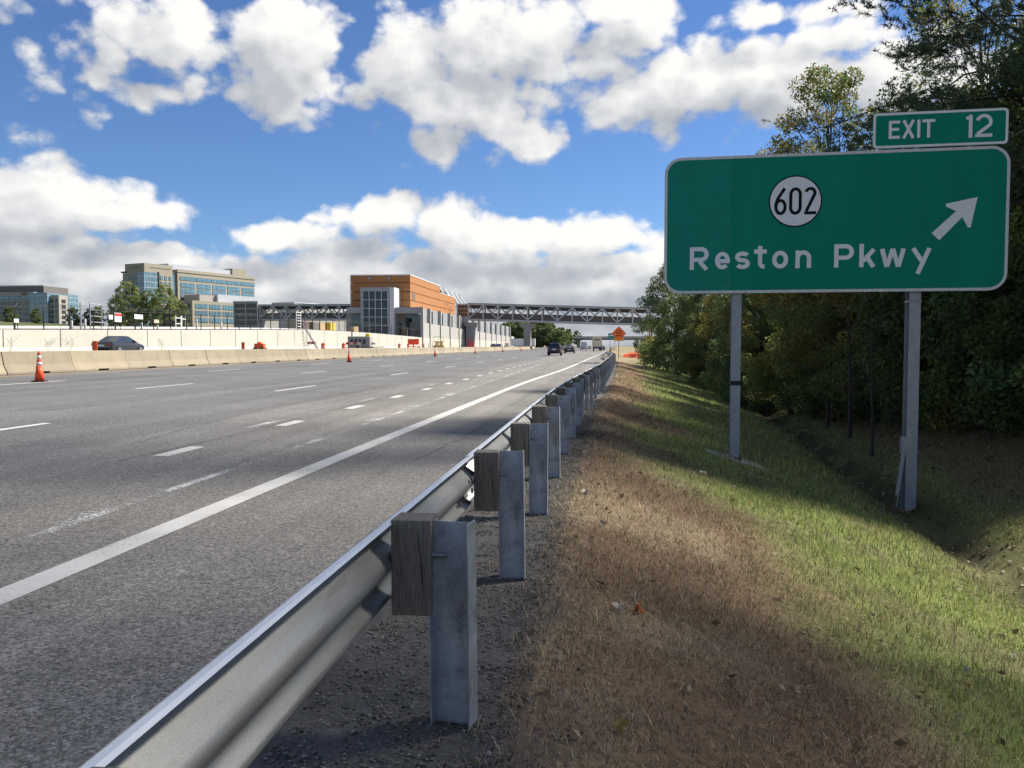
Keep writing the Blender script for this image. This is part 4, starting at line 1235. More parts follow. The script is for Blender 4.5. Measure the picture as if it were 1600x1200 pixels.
# ------------------------------------------------------------------ station
def build_station():
    s = thing('rail_station', 'station building with orange panel box and grey canopy in the median', 'building', (0, 0, 0))
    y0, y1, ys_ = 195.0, 257.3, 232.5
    xl, xr = -61.4, -46.4
    MB().box(xl + .2, xr - .2, y0 + .2, ys_ - .1, 3, 18.75).obj('core', 'joint_dark', s)
    MB().box(xl + .2, xr - .2, ys_, y1, 3, 16.8).obj('core', 'joint_dark', s)
    zs = [18.85, 16.95, 14.75, 12.65, 10.9]
    for k in range(4):
        zt, zb = zs[k], zs[k + 1] + .16
        MB().box(xl, xr - .001, y0, y0 + .19, zb, zt).obj('cladding_panel', 'clad_orange', s)
        if k == 0:
            MB().box(xr - .19, xr, y0 + .191, ys_, zb, zt).obj('cladding_panel', 'clad_orange', s)
        else:
            MB().box(xr - .19, xr, y0 + .191, y1, zb, zt if k > 1 else zt).obj('cladding_panel', 'clad_orange', s)
    MB().box(xl - .1, xr + .1, y0 - .1, ys_ + .1, 18.86, 19.1).obj('parapet_trim', 'trim_white', s)
    MB().box(xr - .3, xr + .08, ys_ + .11, y1 + .1, 16.96, 17.15).obj('parapet_trim', 'trim_white', s)
    MB().box(xl - .25, xl - .01, y0 - .1, y0 + .3, 10.9, 18.85).obj('corner_trim', 'trim_white', s)
    # louvres on the sunny side and lamps on the shaded front
    MB().box(xr, xr + .06, 197, 200, 13.0, 14.6).obj('louvre', 'taupe_panel', s)
    for y, z in ((240, 13.9), (244, 13.9), (250, 13.2)): MB().box(xr, xr + .2, y, y + .5, z, z + .5).obj('wall_lamp', 'grey_metal', s)
    for x in (-56.6, -51.7):
        MB().add([(x - .4, y0 - .05, 18.4), (x + .4, y0 - .05, 18.4), (x, y0 - .05, 17.6), (x - .4, y0 - .3, 18.4), (x + .4, y0 - .3, 18.4), (x, y0 - .3, 17.6)], [(0, 1, 2), (5, 4, 3), (0, 3, 4, 1), (1, 4, 5, 2), (2, 5, 3, 0)]).obj('wall_lamp', 'grey_metal', s)
    # lift tower with glazed front
    ty = 189.0
    tx0, tx1, tz0, tz1 = -57.2, -50.1, 3.2, 15.5
    tw = MB().box(tx0, tx1, ty + .25, y0 - .01, tz0, tz1 - .05).obj('lift_shaft', 'grey_metal', s)
    cols, rows = 4, 5
    gx0, gx1, gz0, gz1 = tx0 + .55, tx1 - .45, 4.2, 14.6
    for i in range(cols):
        for j in range(rows):
            a = gx0 + (gx1 - gx0) * i / cols; b = gx0 + (gx1 - gx0) * (i + 1) / cols; c = gz0 + (gz1 - gz0) * j / rows; d = gz0 + (gz1 - gz0) * (j + 1) / rows
            MB().box(a + .07, b - .07, ty + .08, ty + .12, c + .07, d - .07).obj('pane', 'tower_glass', tw)
    for i in range(cols + 1):
        x = gx0 + (gx1 - gx0) * i / cols; MB().box(x - .07, x + .07, ty, ty + .2, gz0, gz1).obj('mullion', 'trim_white', tw)
    for j in range(rows + 1):
        z = gz0 + (gz1 - gz0) * j / rows; MB().box(gx0 - .07, gx1 + .07, ty - .03, ty + .17, z - .06, z + .06).obj('transom', 'trim_white', tw)
    MB().box(tx0, tx0 + .47, ty - .15, ty + .24, tz0, tz1 - .9).obj('jamb', 'grey_metal', tw); MB().box(tx1 - .37, tx1, ty - .15, ty + .24, tz0, tz1 - .9).obj('jamb', 'grey_metal', tw)
    MB().box(tx0 - .05, tx1 + .05, ty - .2, ty + .24, tz1 - .89, tz1).obj('tower_fascia', 'grey_metal', tw)
    MB().box(tx1 + .06, tx1 + 1.2, ty - .1, y0 - .02, tz0, tz1 - .02).obj('side_panel', 'trim_white', tw)
    # canopy fronts
    MB().box(tx1 + 1.3, -42.4, 189.2, 189.7, 9.2, 10.7).obj('canopy_fascia', 'grey_metal', s)
    MB().box(-60.8, tx0 - .1, 189.2, 189.7, 9.4, 10.7).obj('canopy_fascia', 'grey_metal', s)
    MB().box(-61, -42.6, 189.8, 388, 10.2, 10.5).obj('canopy_roof', 'grey_metal', s)
    MB().box(-62, -43.5, 192.5, 192.9, 3.0, 10.1).obj('concourse_wall', 'pale_concrete', s)
    for x in (-48.2, -47.2, -46.3, -44.2):
        MB().box(x - .3, x + .3, 192.35, 192.49, 4.2, 7.0).obj('door', 'dark_glass', s)
    MB().box(-46.9, -43.6, 192.3, 192.48, 7.2, 9.0).obj('glazing', 'dark_glass', s)
    MB().box(-60.5, -57.5, 192.3, 192.48, 5.5, 9.0).obj('glazing', 'dark_glass', s)
    # columns with wall bays
    cy = [189.0, 197.4, 210.8, 224.7, 239.4, 253.6, 268, 281.5, 297, 313.6, 328, 345, 362, 380]
    zb = float(road_z(WALL_X))
    for i, y in enumerate(cy):
        wd = .55 if i else .5
        MB().box(-42.45, -41.72, y - wd, y + wd, zb if i else 3.2, 10.72 - .0012 * (y - 189)).obj('column', 'pale_concrete', s)
    for i in range(len(cy) - 1):
        a, b = cy[i] + .56, cy[i + 1] - .56
        top = 7.0 - .007 * (a - 189)
        MB().box(-42.4, -42.02, a, b, 3.5, top).obj('wall_bay', 'pale_concrete', s)
        MB().box(-42.3, -41.92, a - .2, b + .2, zb - .05, 3.46).obj('plinth', 'white_concrete', s)
        # canopy beam end panel behind each opening
        MB().box(-42.9, -42.5, a + (b - a) * .45, b, top - .5, 10.2).obj('bracing_panel', 'grey_metal', s)
        MB().box(-43.3, -43.0, a, b, 9.0, 10.15).obj('eaves_beam', 'grey_metal', s)
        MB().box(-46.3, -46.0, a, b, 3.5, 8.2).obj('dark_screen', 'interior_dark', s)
    # glazed sloping roof over the concourse
    for k in range(5):
        ya = 233 + k * 9.5
        MB().beam((-47.2, ya, 19.3 - .19 * k), (-47.2 + .4, ya + 17, 14.7), .35, .3).obj('roof_strut', 'trim_white', s)
    vs = [(-47.0, 234, 18.6), (-47.0, 283, 14.6), (-60, 283, 14.6), (-60, 234, 18.6)]
    MB().add(vs + [(x, y, z - .15) for x, y, z in vs], [(0, 1, 2, 3), (7, 6, 5, 4), (0, 4, 5, 1), (1, 5, 6, 2), (2, 6, 7, 3), (3, 7, 4, 0)]).obj('glass_roof', 'office_glass', s)
    for k in range(6):
        MB().beam((-46.8, 234 + k * 9.6, 18.7 - .8 * k), (-60, 234 + k * 9.6, 18.75 - .8 * k), .2).obj('glazing_bar', 'trim_white', s)
build_station()

def build_truss_bridge(name, lab, X0, X1, Y, ztop, slope, h, pitch, first, depth=5.0, end_box=False):
    b = thing(name, lab, 'bridge', (X0, Y, ztop))
    L = X1 - X0
    def Z(x, d): return slope * x - d
    def long(nm, m, d0, d1, ya, yb, xa=0, xb=L):
        vs = [(xa, ya, Z(xa, d0)), (xb, ya, Z(xb, d0)), (xb, yb, Z(xb, d0)), (xa, yb, Z(xa, d0)), (xa, ya, Z(xa, d1)), (xb, ya, Z(xb, d1)), (xb, yb, Z(xb, d1)), (xa, yb, Z(xa, d1))]
        MB().add(vs, [(3, 2, 1, 0), (4, 5, 6, 7), (0, 1, 5, 4), (1, 2, 6, 5), (2, 3, 7, 6), (3, 0, 4, 7)]).obj(nm, m, b)
    long('top_chord', 'truss_grey', .0, .42, 0, .38); long('bottom_chord', 'truss_grey', h - .55, h, 0, .38)
    long('top_chord', 'truss_grey', .0, .42, depth, depth + .38); long('bottom_chord', 'truss_grey', h - .55, h, depth, depth + .38)
    long('roof_deck', 'grey_metal', -.22, -.02, -.25, depth + .6)
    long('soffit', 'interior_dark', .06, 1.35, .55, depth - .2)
    long('floor_deck', 'grey_concrete', h - .45, h - .15, .4, depth - .02)
    long('side_panel', 'taupe_panel', h - 2.5, h - .5, .8, .95)
    n = int((L - first) / pitch)
    for side, yy in ((0, .19), (1, depth + .19)):
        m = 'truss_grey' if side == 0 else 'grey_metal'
        for i in range(n + 1):
            x = first + i * pitch
            MB().beam((x, yy, Z(x, .43)), (x, yy, Z(x, h - .56)), .42, .36).obj('vertical', m, b)
            if i == n: break
            x2 = x + pitch
            if i % 2 == 0:   # rises to the next node
                A, B = (x, yy - .04, Z(x, h - .6)), (x2, yy - .04, Z(x2, .4))
            else:
                A, B = (x, yy - .04, Z(x, .4)), (x2, yy - .04, Z(x2, h - .6))
            MB().beam(A, B, .38, .34, (0, 1, 0)).obj('diagonal', m, b)
            xm = (x + x2) / 2; mid = (xm, yy + .02, (A[2] + B[2]) / 2)
            xt = x if i % 2 == 0 else x2
            MB().beam((xt, yy + .02, Z(xt, .42)), mid, .22, .22, (0, 1, 0)).obj('strut', m, b)
    if end_box:
        MB().box(-8.6, -.05, -.6, depth + 1, -9.5, 1.0).obj('end_pavilion', 'grey_metal', b)
        for k in range(4): MB().box(-8.2, -.5, -.75, -.62, -.9 - 1.9 * k, .4 - 1.9 * k).obj('louvre_band', 'taupe_panel', b)
        MB().box(-8.9, .1, -.9, -.3, 1.0, 1.35).obj('roof_rim', 'trim_white', b)
        for xx in (-8.5, -4.3, -.2): MB().box(xx - .15, xx + .15, -.95, -.76, -9.5, 1.0).obj('mullion', 'truss_grey', b)
    else:
        for k in range(3):
            for q in range(3):
                MB().box(-3.2 + q * 1.05, -2.3 + q * 1.05, -.1, .1, -1.5 - k * 1.25, -.5 - k * 1.25).obj('end_pane', 'dark_glass', b)
        MB().box(-3.6, -.05, .12, .5, -6, .0).obj('end_frame', 'truss_grey', b)
    return b
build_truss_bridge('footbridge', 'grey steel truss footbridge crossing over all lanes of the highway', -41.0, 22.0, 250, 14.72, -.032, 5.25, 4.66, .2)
build_truss_bridge('footbridge', 'grey truss footbridge left of the orange building behind the fence', -114.8, -63.0, 262, 15.25, .0, 5.2, 4.62, 4.4 - 4.2, end_box=True)

def build_piers():
    o = thing('bridge_pier', 'slim concrete pier with flared cap between the carriageways', 'pier', (-22.4, 252, .43))
    MB().box(-1.05, 1.05, -.9, 2.6, 0, 6.4).obj('shaft', 'pale_concrete', o, bevel=.08)
    MB().prism([(-1.1, 6.4), (1.1, 6.4), (2.3, 7.25), (2.3, 8.0), (-2.3, 8.0), (-2.3, 7.25)], 'y', -1.0, 3.2).obj('cap', 'pale_concrete', o, bevel=.04)
    o = thing('bridge_pier', 'wide concrete pier against the station wall under the footbridge end', 'pier', (-40.3, 251, .8))
    MB().box(-1.3, 1.2, -1.2, 4.0, 0, 6.6).obj('shaft', 'grey_concrete', o, bevel=.08)
    MB().box(-1.7, 1.6, -1.5, 4.4, 6.6, 8.0).obj('cap', 'pale_concrete', o, bevel=.05)
    # far road overpass
    o = thing('overpass', 'low dark road overpass far down the highway', 'bridge', (0, 480, 0))
    MB().box(-120, 160, 0, 14, 5.0, 6.1).obj('girder', 'dark_metal', o)
    MB().box(-120, 160, -.6, -.05, 5.7, 7.1).obj('parapet', 'pale_concrete', o)
    MB().box(-120, 160, .05, 14, 6.12, 6.4).obj('deck', 'grey_concrete', o)
    for x in (-60, -18, -12, 30): MB().box(x - .9, x + .9, 3, 11, -1, 4.95).obj('pier', 'pale_concrete', o)
    MB().prism([(-120, 0), (-60, 0), (-75, 5.6), (-120, 5.6)], 'y', -6, 20).obj('abutment', 'pale_concrete', o)
    o = thing('site_trailer', 'white box trailer parked beside the far bridge pier', 'trailer', (-30, 330, .5))
    MB().box(-6, 4, -1.3, 1.3, .9, 3.9).obj('box', 'white_paint', o)
    for x in (-3, 2): 
        for y in (-1.2, 1.0): MB().tube([(x, y, .5), (x, y + .2, .5)], .5, 12).obj('wheel', 'black_rubber', o)
    o = tag(thing('retaining_wall', 'white stepped wall at the far end of the station', 'wall', (-42, 386, .8)), None, None)
    for k in range(4): MB().box(-.4 + .02 * k, 0 + .02 * k, k * 16, k * 16 + 15.9, 0, 5.2 - .9 * k).obj('wall_panel', 'white_concrete', o)
build_piers()

# ------------------------------------------------------------------ office buildings
def text_mesh(txt, size, m, name='lettering', depth=.02):
    cu = bpy.data.curves.new(name, 'FONT'); cu.body = txt; cu.size = size; cu.extrude = depth; cu.align_x = 'CENTER'
    o = bpy.data.objects.new(name, cu); COL.objects.link(o)
    dg = bpy.context.evaluated_depsgraph_get()
    me = bpy.data.meshes.new_from_object(o.evaluated_get(dg))
    bpy.data.objects.remove(o); me.name = name
    me.materials.clear(); me.materials.append(MATS[m])
    return me

def window(parent, x0, x1, z0, z1, y, m='office_glass', panes=2, axis='y', fr='dark_metal'):
    """window set into a facade at local y (facing -y) or x (facing +x)"""
    W = MB()
    if axis == 'y':
        o = MB().box(x0, x1, y - .18, y - .05, z0, z1).obj('window', fr, parent)
        for k in range(panes):
            a = x0 + (x1 - x0) * k / panes + .12; b = x0 + (x1 - x0) * (k + 1) / panes - .12
            MB().box(a, b, y - .26, y - .185, z0 + .12, z1 - .12).obj('pane', m, o)
    else:
        o = MB().box(y + .05, y + .18, x0, x1, z0, z1).obj('window', fr, parent)
        for k in range(panes):
            a = x0 + (x1 - x0) * k / panes + .12; b = x0 + (x1 - x0) * (k + 1) / panes - .12
            MB().box(y + .185, y + .26, a, b, z0 + .12, z1 - .12).obj('pane', m, o)
    return o

def build_offices():
    rz = math.atan2(65, 24.5)
    o = thing('office_building', 'tall beige office block with blue glass bands behind the pines', 'building', (-285.2, 520, 0), rz)
    MB().box(0, 71, 0, 26, 5, 53.4).obj('wing_wall', 'beige_precast', o)
    MB().box(-3.9, 62, 4, 24, 53.45, 57.2).obj('roof_screen', 'metal_screen', o)
    MB().box(52, 66, 3, 23, 53.46, 58.6).obj('roof_plant', 'beige_precast', o)
    MB().box(-.3, 71.4, -.45, -.02, 51.6, 53.6).obj('cornice', 'beige_precast', o)
    for i in range(5):
        a = 2.2 + i * 13.9
        window(o, a - .5, a + 13.2, 46.2, 48.9, 0, panes=3)
        for z0, z1 in ((41.4, 44.7), (37.5, 40.8), (33.6, 36.9), (29.7, 33.0), (25.8, 29.1)):
            window(o, a, a + 12.3, z0, z1, 0, panes=3)
    # tower
    MB().box(-26.3, -4, 0, 18.6, 5, 55.4).obj('tower_wall', 'beige_precast', o)
    MB().box(-22, -6, -.12, -.02, 52.6, 52.9).obj('shadow_groove', 'joint_dark', o)
    MB().box(-26.42, -26.32, 4, 14, 52.6, 52.9).obj('shadow_groove', 'joint_dark', o)
    MB().box(-3.9, -.4, 1.2, 20, 5, 51.0).obj('glass_slot', 'office_glass', o)
    cg = MB().box(-27.0, -16.5, -.7, 6.5, 5, 49.6).obj('glass_corner', 'office_glass', o)
    for k in range(12): MB().box(-27.12, -16.4, -.82, 6.6, 6 + 3.7 * k, 6.35 + 3.7 * k).obj('glazing_bar', 'metal_screen', cg)
    for k in range(3): MB().box(-27.1 + 4.2 * k, -26.9 + 4.2 * k, -.86, -.72, 5, 49.6).obj('mullion', 'metal_screen', cg)
    MB().box(-16.3, -15.6, -1.2, -.05, 5, 50.2).obj('fin', 'dark_metal', o)
    for i in range(3):
        for j in range(8):
            window(o, -14.2 + 3.5 * i, -12.3 + 3.5 * i, 45.2 - 3.85 * j, 47.9 - 3.85 * j, 0, panes=1)
    for i in range(4):
        for j in range(8):
            q = window(o, 0, 1, 0, 1, 0, 'office_glass', 1) if False else None
            x = -26.3
            w_ = MB().box(x - .18, x - .05, 7.6 + 2.6 * i, 9.2 + 2.6 * i, 45.0 - 3.85 * j, 47.6 - 3.85 * j).obj('window', 'dark_metal', o)
            MB().box(x - .25, x - .185, 7.75 + 2.6 * i, 9.05 + 2.6 * i, 45.15 - 3.85 * j, 47.45 - 3.85 * j).obj('pane', 'office_glass', w_)
    MB().box(-24, -8, 18.7, 24, 5, 49.5).obj('rear_wing', 'grey_precast', o)
    MB().box(-26.8, -22, 17, 22, 49.55, 50.6).obj('canopy', 'dark_metal', o)
    # podium towards the tracks
    MB().box(-7.5, 31, -22, -1.0, 4, 31.5).obj('podium_wall', 'beige_precast', o)
    MB().box(31.1, 78, -17, -1.0, 4, 31.4).obj('podium_wing', 'grey_precast', o)
    MB().box(18, 70, -18, -1.2, 31.55, 37.0).obj('podium_screen', 'metal_screen', o)
    MB().box(4, 17.9, -16, -1.2, 31.55, 36.2).obj('podium_plant', 'grey_precast', o)
    for i in range(3):
        a = -5 + i * 11.8
        for z0, z1 in ((26.2, 29.4), (21.6, 24.8), (17.0, 20.2)):
            window(o, a, a + 10.2, z0, z1, -22, panes=4)
    for j in range(3):
        w_ = MB().box(-7.7, -7.55, -20, -3, 17 + 4.6 * j, 20.2 + 4.6 * j).obj('window', 'dark_metal', o)
        MB().box(-7.8, -7.71, -19.8, -3.2, 17.2 + 4.6 * j, 20 + 4.6 * j).obj('pane', 'dark_glass', w_)
    # far low hall with a pale metal roof
    h = thing('long_hall', 'long low pale hall right of the office block behind the truss', 'building', (-250, 640, 0), R(70))
    MB().box(0, 90, 0, 30, 4, 37).obj('wall', 'metal_screen', h)
    MB().box(-10, 130, -12, -.1, 4, 32).obj('lower_wall', 'grey_precast', h)
    MB().prism([(-.5, 37.05), (90.5, 37.05), (90.5, 37.5), (-.5, 37.5)], 'y', -.5, 30.5).obj('roof', 'trim_white', h)
    for i in range(8): window(h, -6 + 15 * i, 5 + 15 * i, 24, 28, -12.2, panes=3)
    # office at far left
    b = thing('office_building', 'low wide office block with blue glass corner at far left', 'building', (0, 560, 0))
    MB().box(-540, -421, 0, 40, 4, 41.7).obj('wall', 'grey_precast', b)
    MB().box(-540, -417.2, 6, 34, 41.75, 46.7).obj('roof_plant', 'taupe_panel', b)
    MB().box(-541, -416.9, 5.5, 6.0, 46.75, 47.3).obj('roof_rim', 'trim_white', b)
    for i in range(10):
        for j in range(6):
            x = -430.5 - 8.9 * i
            window(b, x - 7.6 + 7.6, x + 7.6, 36.2 - 3.9 * j, 38.6 - 3.9 * j, 0, 'dark_glass' if j else 'office_glass', 2)
    g = MB().box(-420.8, -406.2, -5, 30, 4, 40.8).obj('glass_corner', 'office_glass', b)
    for k in range(10): MB().box(-420.9, -406.1, -5.12, 30, 6 + 3.6 * k, 6.3 + 3.6 * k).obj('glazing_bar', 'metal_screen', g)
    for k in range(5): MB().box(-420.8 + 3.6 * k, -420.6 + 3.6 * k, -5.2, -5.01, 4, 40.8).obj('mullion', 'metal_screen', g)
    MB().box(-406.1, -399.5, -2, 8, 4, 39.2).obj('end_wall', 'grey_precast', b)
    for j in range(6):
        for i in range(2):
            window(b, -405.4 + 2.9 * i, -403.8 + 2.9 * i, 33.5 - 4.0 * j, 36.1 - 4.0 * j, -2, 'dark_glass', 1)
        for i in range(1):
            w_ = MB().box(-399.45, -399.3, 1 + 9 * i, 5.5 + 9 * i, 33.5 - 4 * j, 36.1 - 4 * j).obj('window', 'dark_metal', b)
            MB().box(-399.29, -399.22, 1.2 + 9 * i, 5.3 + 9 * i, 33.7 - 4 * j, 35.9 - 4 * j).obj('pane', 'dark_glass', w_)
    t = link('lettering', text_mesh('SAIC', 2.6, 'joint_dark'), b, 0, (-428.5, -.3, 39.4)); t.rotation_euler = (R(90), 0, 0)
build_offices()

# ------------------------------------------------------------------ vehicles
def build_car(name, lab, cat, loc, col, kind='sedan', rz=0, glass='car_glass', group=None):
    c = thing(name, lab, cat, loc, rz, group)
    K = {'sedan': dict(L=4.85, W=1.84, belt=.93, roof=1.45, st=[(0, .80, .42, .86), (.10, .90, .30, .98), (.55, .92, .24, 1.0), (1.2, .92, .22, .95), (3.2, .92, .22, .93), (3.9, .91, .24, .86), (4.55, .86, .28, .74), (4.85, .72, .36, .60)],
                       gh=(.62, 3.75, 1.55, 2.72)),
         'suv': dict(L=4.6, W=1.86, belt=1.06, roof=1.69, st=[(0, .80, .50, 1.02), (.08, .91, .34, 1.10), (.6, .93, .28, 1.10), (1.2, .93, .26, 1.08), (3.0, .93, .26, 1.04), (3.7, .92, .28, .98), (4.35, .87, .32, .86), (4.6, .74, .4, .72)],
                     gh=(.05, 3.35, .42, 2.55)),
         'van': dict(L=5.6, W=2.0, belt=1.2, roof=2.55, st=[(0, .95, .45, 1.2), (.06, .99, .36, 1.25), (.6, 1.0, .3, 1.25), (4.2, 1.0, .3, 1.2), (5.1, .96, .32, 1.05), (5.6, .8, .4, .8)], gh=(.03, 5.0, .12, 3.95))}[kind]
    W2 = K['W'] / 2
    vs, fs = [], []
    n = 10
    for (y, w, zl, zb) in K['st']:
        w = w / .93 * W2
        zm = (zl + zb) / 2 + .08
        vs += [(-w * .80, y, zl), (-w * .97, y, zl + .08), (-w, y, zm), (-w * .965, y, zb - .05), (-w * .86, y, zb), (w * .86, y, zb), (w * .965, y, zb - .05), (w, y, zm), (w * .97, y, zl + .08), (w * .80, y, zl)]
    m = len(K['st'])
    for a in range(m - 1):
        for k in range(n):
            q, r = a * n + k, a * n + (k + 1) % n; fs.append((q, r, r + n, q + n))
    fs += [tuple(range(n))[::-1], tuple((m - 1) * n + k for k in range(n))]
    body = MB().add(vs, fs).obj('body', col, c, smooth=False, bevel=.03)
    ya, yb, yc, yd = K['gh']
    zb, zt = K['belt'] - .02, K['roof'] - .05
    wb, wt = W2 * .90, W2 * (.68 if kind != 'van' else .86)
    B = [(-wb, ya, zb), (wb, ya, zb), (wb, yb, zb), (-wb, yb, zb)]; T = [(-wt, yc, zt), (wt, yc, zt), (wt, yd, zt), (-wt, yd, zt)]
    def quad(i, j, nm, mm, ins=.06, off=.0):
        p = [Vector(B[i]), Vector(B[j]), Vector(T[j]), Vector(T[i])]
        ce = sum(p, Vector()) / 4
        nn = (p[1] - p[0]).cross(p[3] - p[0]).normalized()
        pp = [x + (ce - x) * ins + nn * off for x in p]
        return MB().add(pp + [x - nn * .02 for x in pp], [(0, 1, 2, 3), (7, 6, 5, 4), (0, 4, 5, 1), (1, 5, 6, 2), (2, 6, 7, 3), (3, 7, 4, 0)]).obj(nm, mm, c)
    # cabin shell in body colour with glazing set 6 mm proud of it
    MB().add(B + T, [(0, 1, 5, 4), (1, 2, 6, 5), (2, 3, 7, 6), (3, 0, 4, 7), (4, 5, 6, 7), (3, 2, 1, 0)]).obj('cabin', col, c)
    quad(0, 1, 'rear_window', glass if kind != 'van' else col, .10, .006); quad(2, 3, 'windscreen', glass, .10, .006)
    quad(1, 2, 'side_window', glass, .12, .006); quad(3, 0, 'side_window', glass, .12, .006)
    p1 = [Vector(B[1]).lerp(Vector(B[2]), .52), Vector(T[1]).lerp(Vector(T[2]), .45)]
    for s_ in (1, -1):
        a, b = [Vector((x.x * s_, x.y, x.z)) for x in p1]
        MB().beam(a + Vector((.012 * s_, 0, 0)), b + Vector((.012 * s_, 0, 0)), .03, .10, (0, 1, 0)).obj('pillar', 'black_rubber', c)
        MB().box(s_ * W2 * .95 - .09, s_ * W2 * .95 + .09, yb - .75, yb - .60, zb + .02, zb + .17).obj('mirror', col, c, bevel=.03)
        zt_ = K['st'][1][3] - .30
        MB().box(s_ * W2 * .70 - .19, s_ * W2 * .70 + .19, -.03, .12, zt_, zt_ + .17).obj('tail_light', 'tail_red', c, bevel=.02)
        MB().box(s_ * W2 * .62 - .17, s_ * W2 * .62 + .17, K['L'] - .22, K['L'] - .02, .60, .74).obj('headlight', 'plate_white', c, bevel=.02)
    vs = [(-wt - .02, yc - .02, zt + .002), (wt + .02, yc - .02, zt + .002), (wt + .02, yd + .02, zt + .002), (-wt - .02, yd + .02, zt + .002), (-wt * .9, yc + .2, zt + .05), (wt * .9, yc + .2, zt + .05), (wt * .9, yd - .2, zt + .05), (-wt * .9, yd - .2, zt + .05)]
    MB().add(vs, [(4, 5, 6, 7), (0, 1, 5, 4), (1, 2, 6, 5), (2, 3, 7, 6), (3, 0, 4, 7), (3, 2, 1, 0)]).obj('roof', col, c)
    MB().box(-.26, .26, -.035, -.0, K['st'][0][3] - .25, K['st'][0][3] - .12).obj('licence_plate', 'plate_white', c)
    MB().box(-W2 * .82, W2 * .82, -.06, .1, K['st'][0][2] - .06, K['st'][0][2] + .10).obj('bumper', 'black_rubber', c, bevel=.03)
    r = .34 if kind == 'sedan' else .37
    for y in (K['L'] * .2, K['L'] * .81):
        for s_ in (-1, 1):
            xa = s_ * (W2 - .21); xb = s_ * (W2 + .012)
            w = MB().tube([(xa, y, r), (xb, y, r)], r, 18).obj('wheel', 'black_rubber', c)
            MB().tube([(xb + s_ * .001, y, r), (xb + s_ * .008, y, r)], r * .62, 12).obj('rim', 'rim_silver', w)
    return c
def rz_(x): return float(road_z(x)) + .004
build_car('sedan', 'dark grey sedan driving on the access road beside the white wall', 'car', (-38.9, 59.2, rz_(-38.9)), 'car_gunmetal')
build_car('suv', 'black sport utility vehicle driving away in the middle lane', 'car', (-5.95, 108, rz_(-6)), 'car_black', 'suv', glass='dark_glass')
build_car('sedan', 'dark sedan just ahead of the black utility vehicle', 'car', (-5.2, 143, rz_(-5)), 'car_black', glass='dark_glass')
build_car('van', 'white van seen from behind in front of the overpass', 'van', (-4.6, 252, rz_(-4.6)), 'car_white', 'van')
build_car('sedan', 'dark blue sedan in the exit lane beyond the guardrail end', 'car', (1.0, 236, rz_(-1)), 'car_navy', glass='dark_glass')
build_car('sedan', 'silver sedan far ahead between the van and the box truck', 'car', (-3.6, 300, rz_(-3)), 'car_silver')
build_car('sedan', 'silver hatchback far ahead right of the dark sedan roof', 'car', (-8.0, 205, rz_(-8)), 'car_silver')
build_car('sedan', 'dark sedan far ahead left of the white van', 'car', (-11.5, 238, rz_(-11)), 'car_black')
build_car('sedan', 'dark car on the access road under the station columns', 'car', (-36, 272, rz_(-36)), 'car_black')
build_car('sedan', 'white car parked on the access road near the red lift', 'car', (-38, 330, rz_(-38)), 'car_white')
build_car('suv', 'white utility vehicle parked under the far station columns', 'car', (-36.5, 352, rz_(-36)), 'car_white', 'suv')
build_car('sedan', 'grey car on the access road between the two red lifts', 'car', (-33, 262, rz_(-33)), 'car_gunmetal')

def build_truck():
    c = thing('box_truck', 'cream box truck seen from behind under the overpass', 'truck', (-.35, 210, .1))
    MB().box(-1.25, 1.25, 0, 6.2, 1.05, 3.75).obj('cargo_box', 'truck_cream', c, bevel=.04)
    MB().box(-1.12, 1.12, -.03, -.002, 1.2, 3.6).obj('rear_door', 'truck_cream', c)
    for x in (-1.18, 1.18): MB().box(x - .05, x + .05, -.05, -.001, 1.1, 3.7).obj('door_post', 'plywood', c)
    MB().box(-.7, .7, -.04, -.031, 2.75, 3.1).obj('door_emblem', 'taupe_panel', c)
    MB().box(-1.0, 1.0, 0.1, 8.4, .65, 1.0).obj('chassis', 'dark_metal', c)
    MB().box(-1.1, 1.1, 6.35, 8.3, 1.0, 2.7).obj('cab', 'car_white', c, bevel=.1)
    MB().box(-1.15, 1.15, -.15, .0, .55, .75).obj('bumper', 'dark_metal', c)
    for x in (-.95, .95):
        MB().box(x - .12, x + .12, -.04, -.0, .85, 1.0).obj('tail_light', 'tail_red', c)
        for y in (1.5, 7.2): MB().tube([(x - .18, y, .48), (x + .18, y, .48)], .48, 16).obj('wheel', 'black_rubber', c)
build_truck()

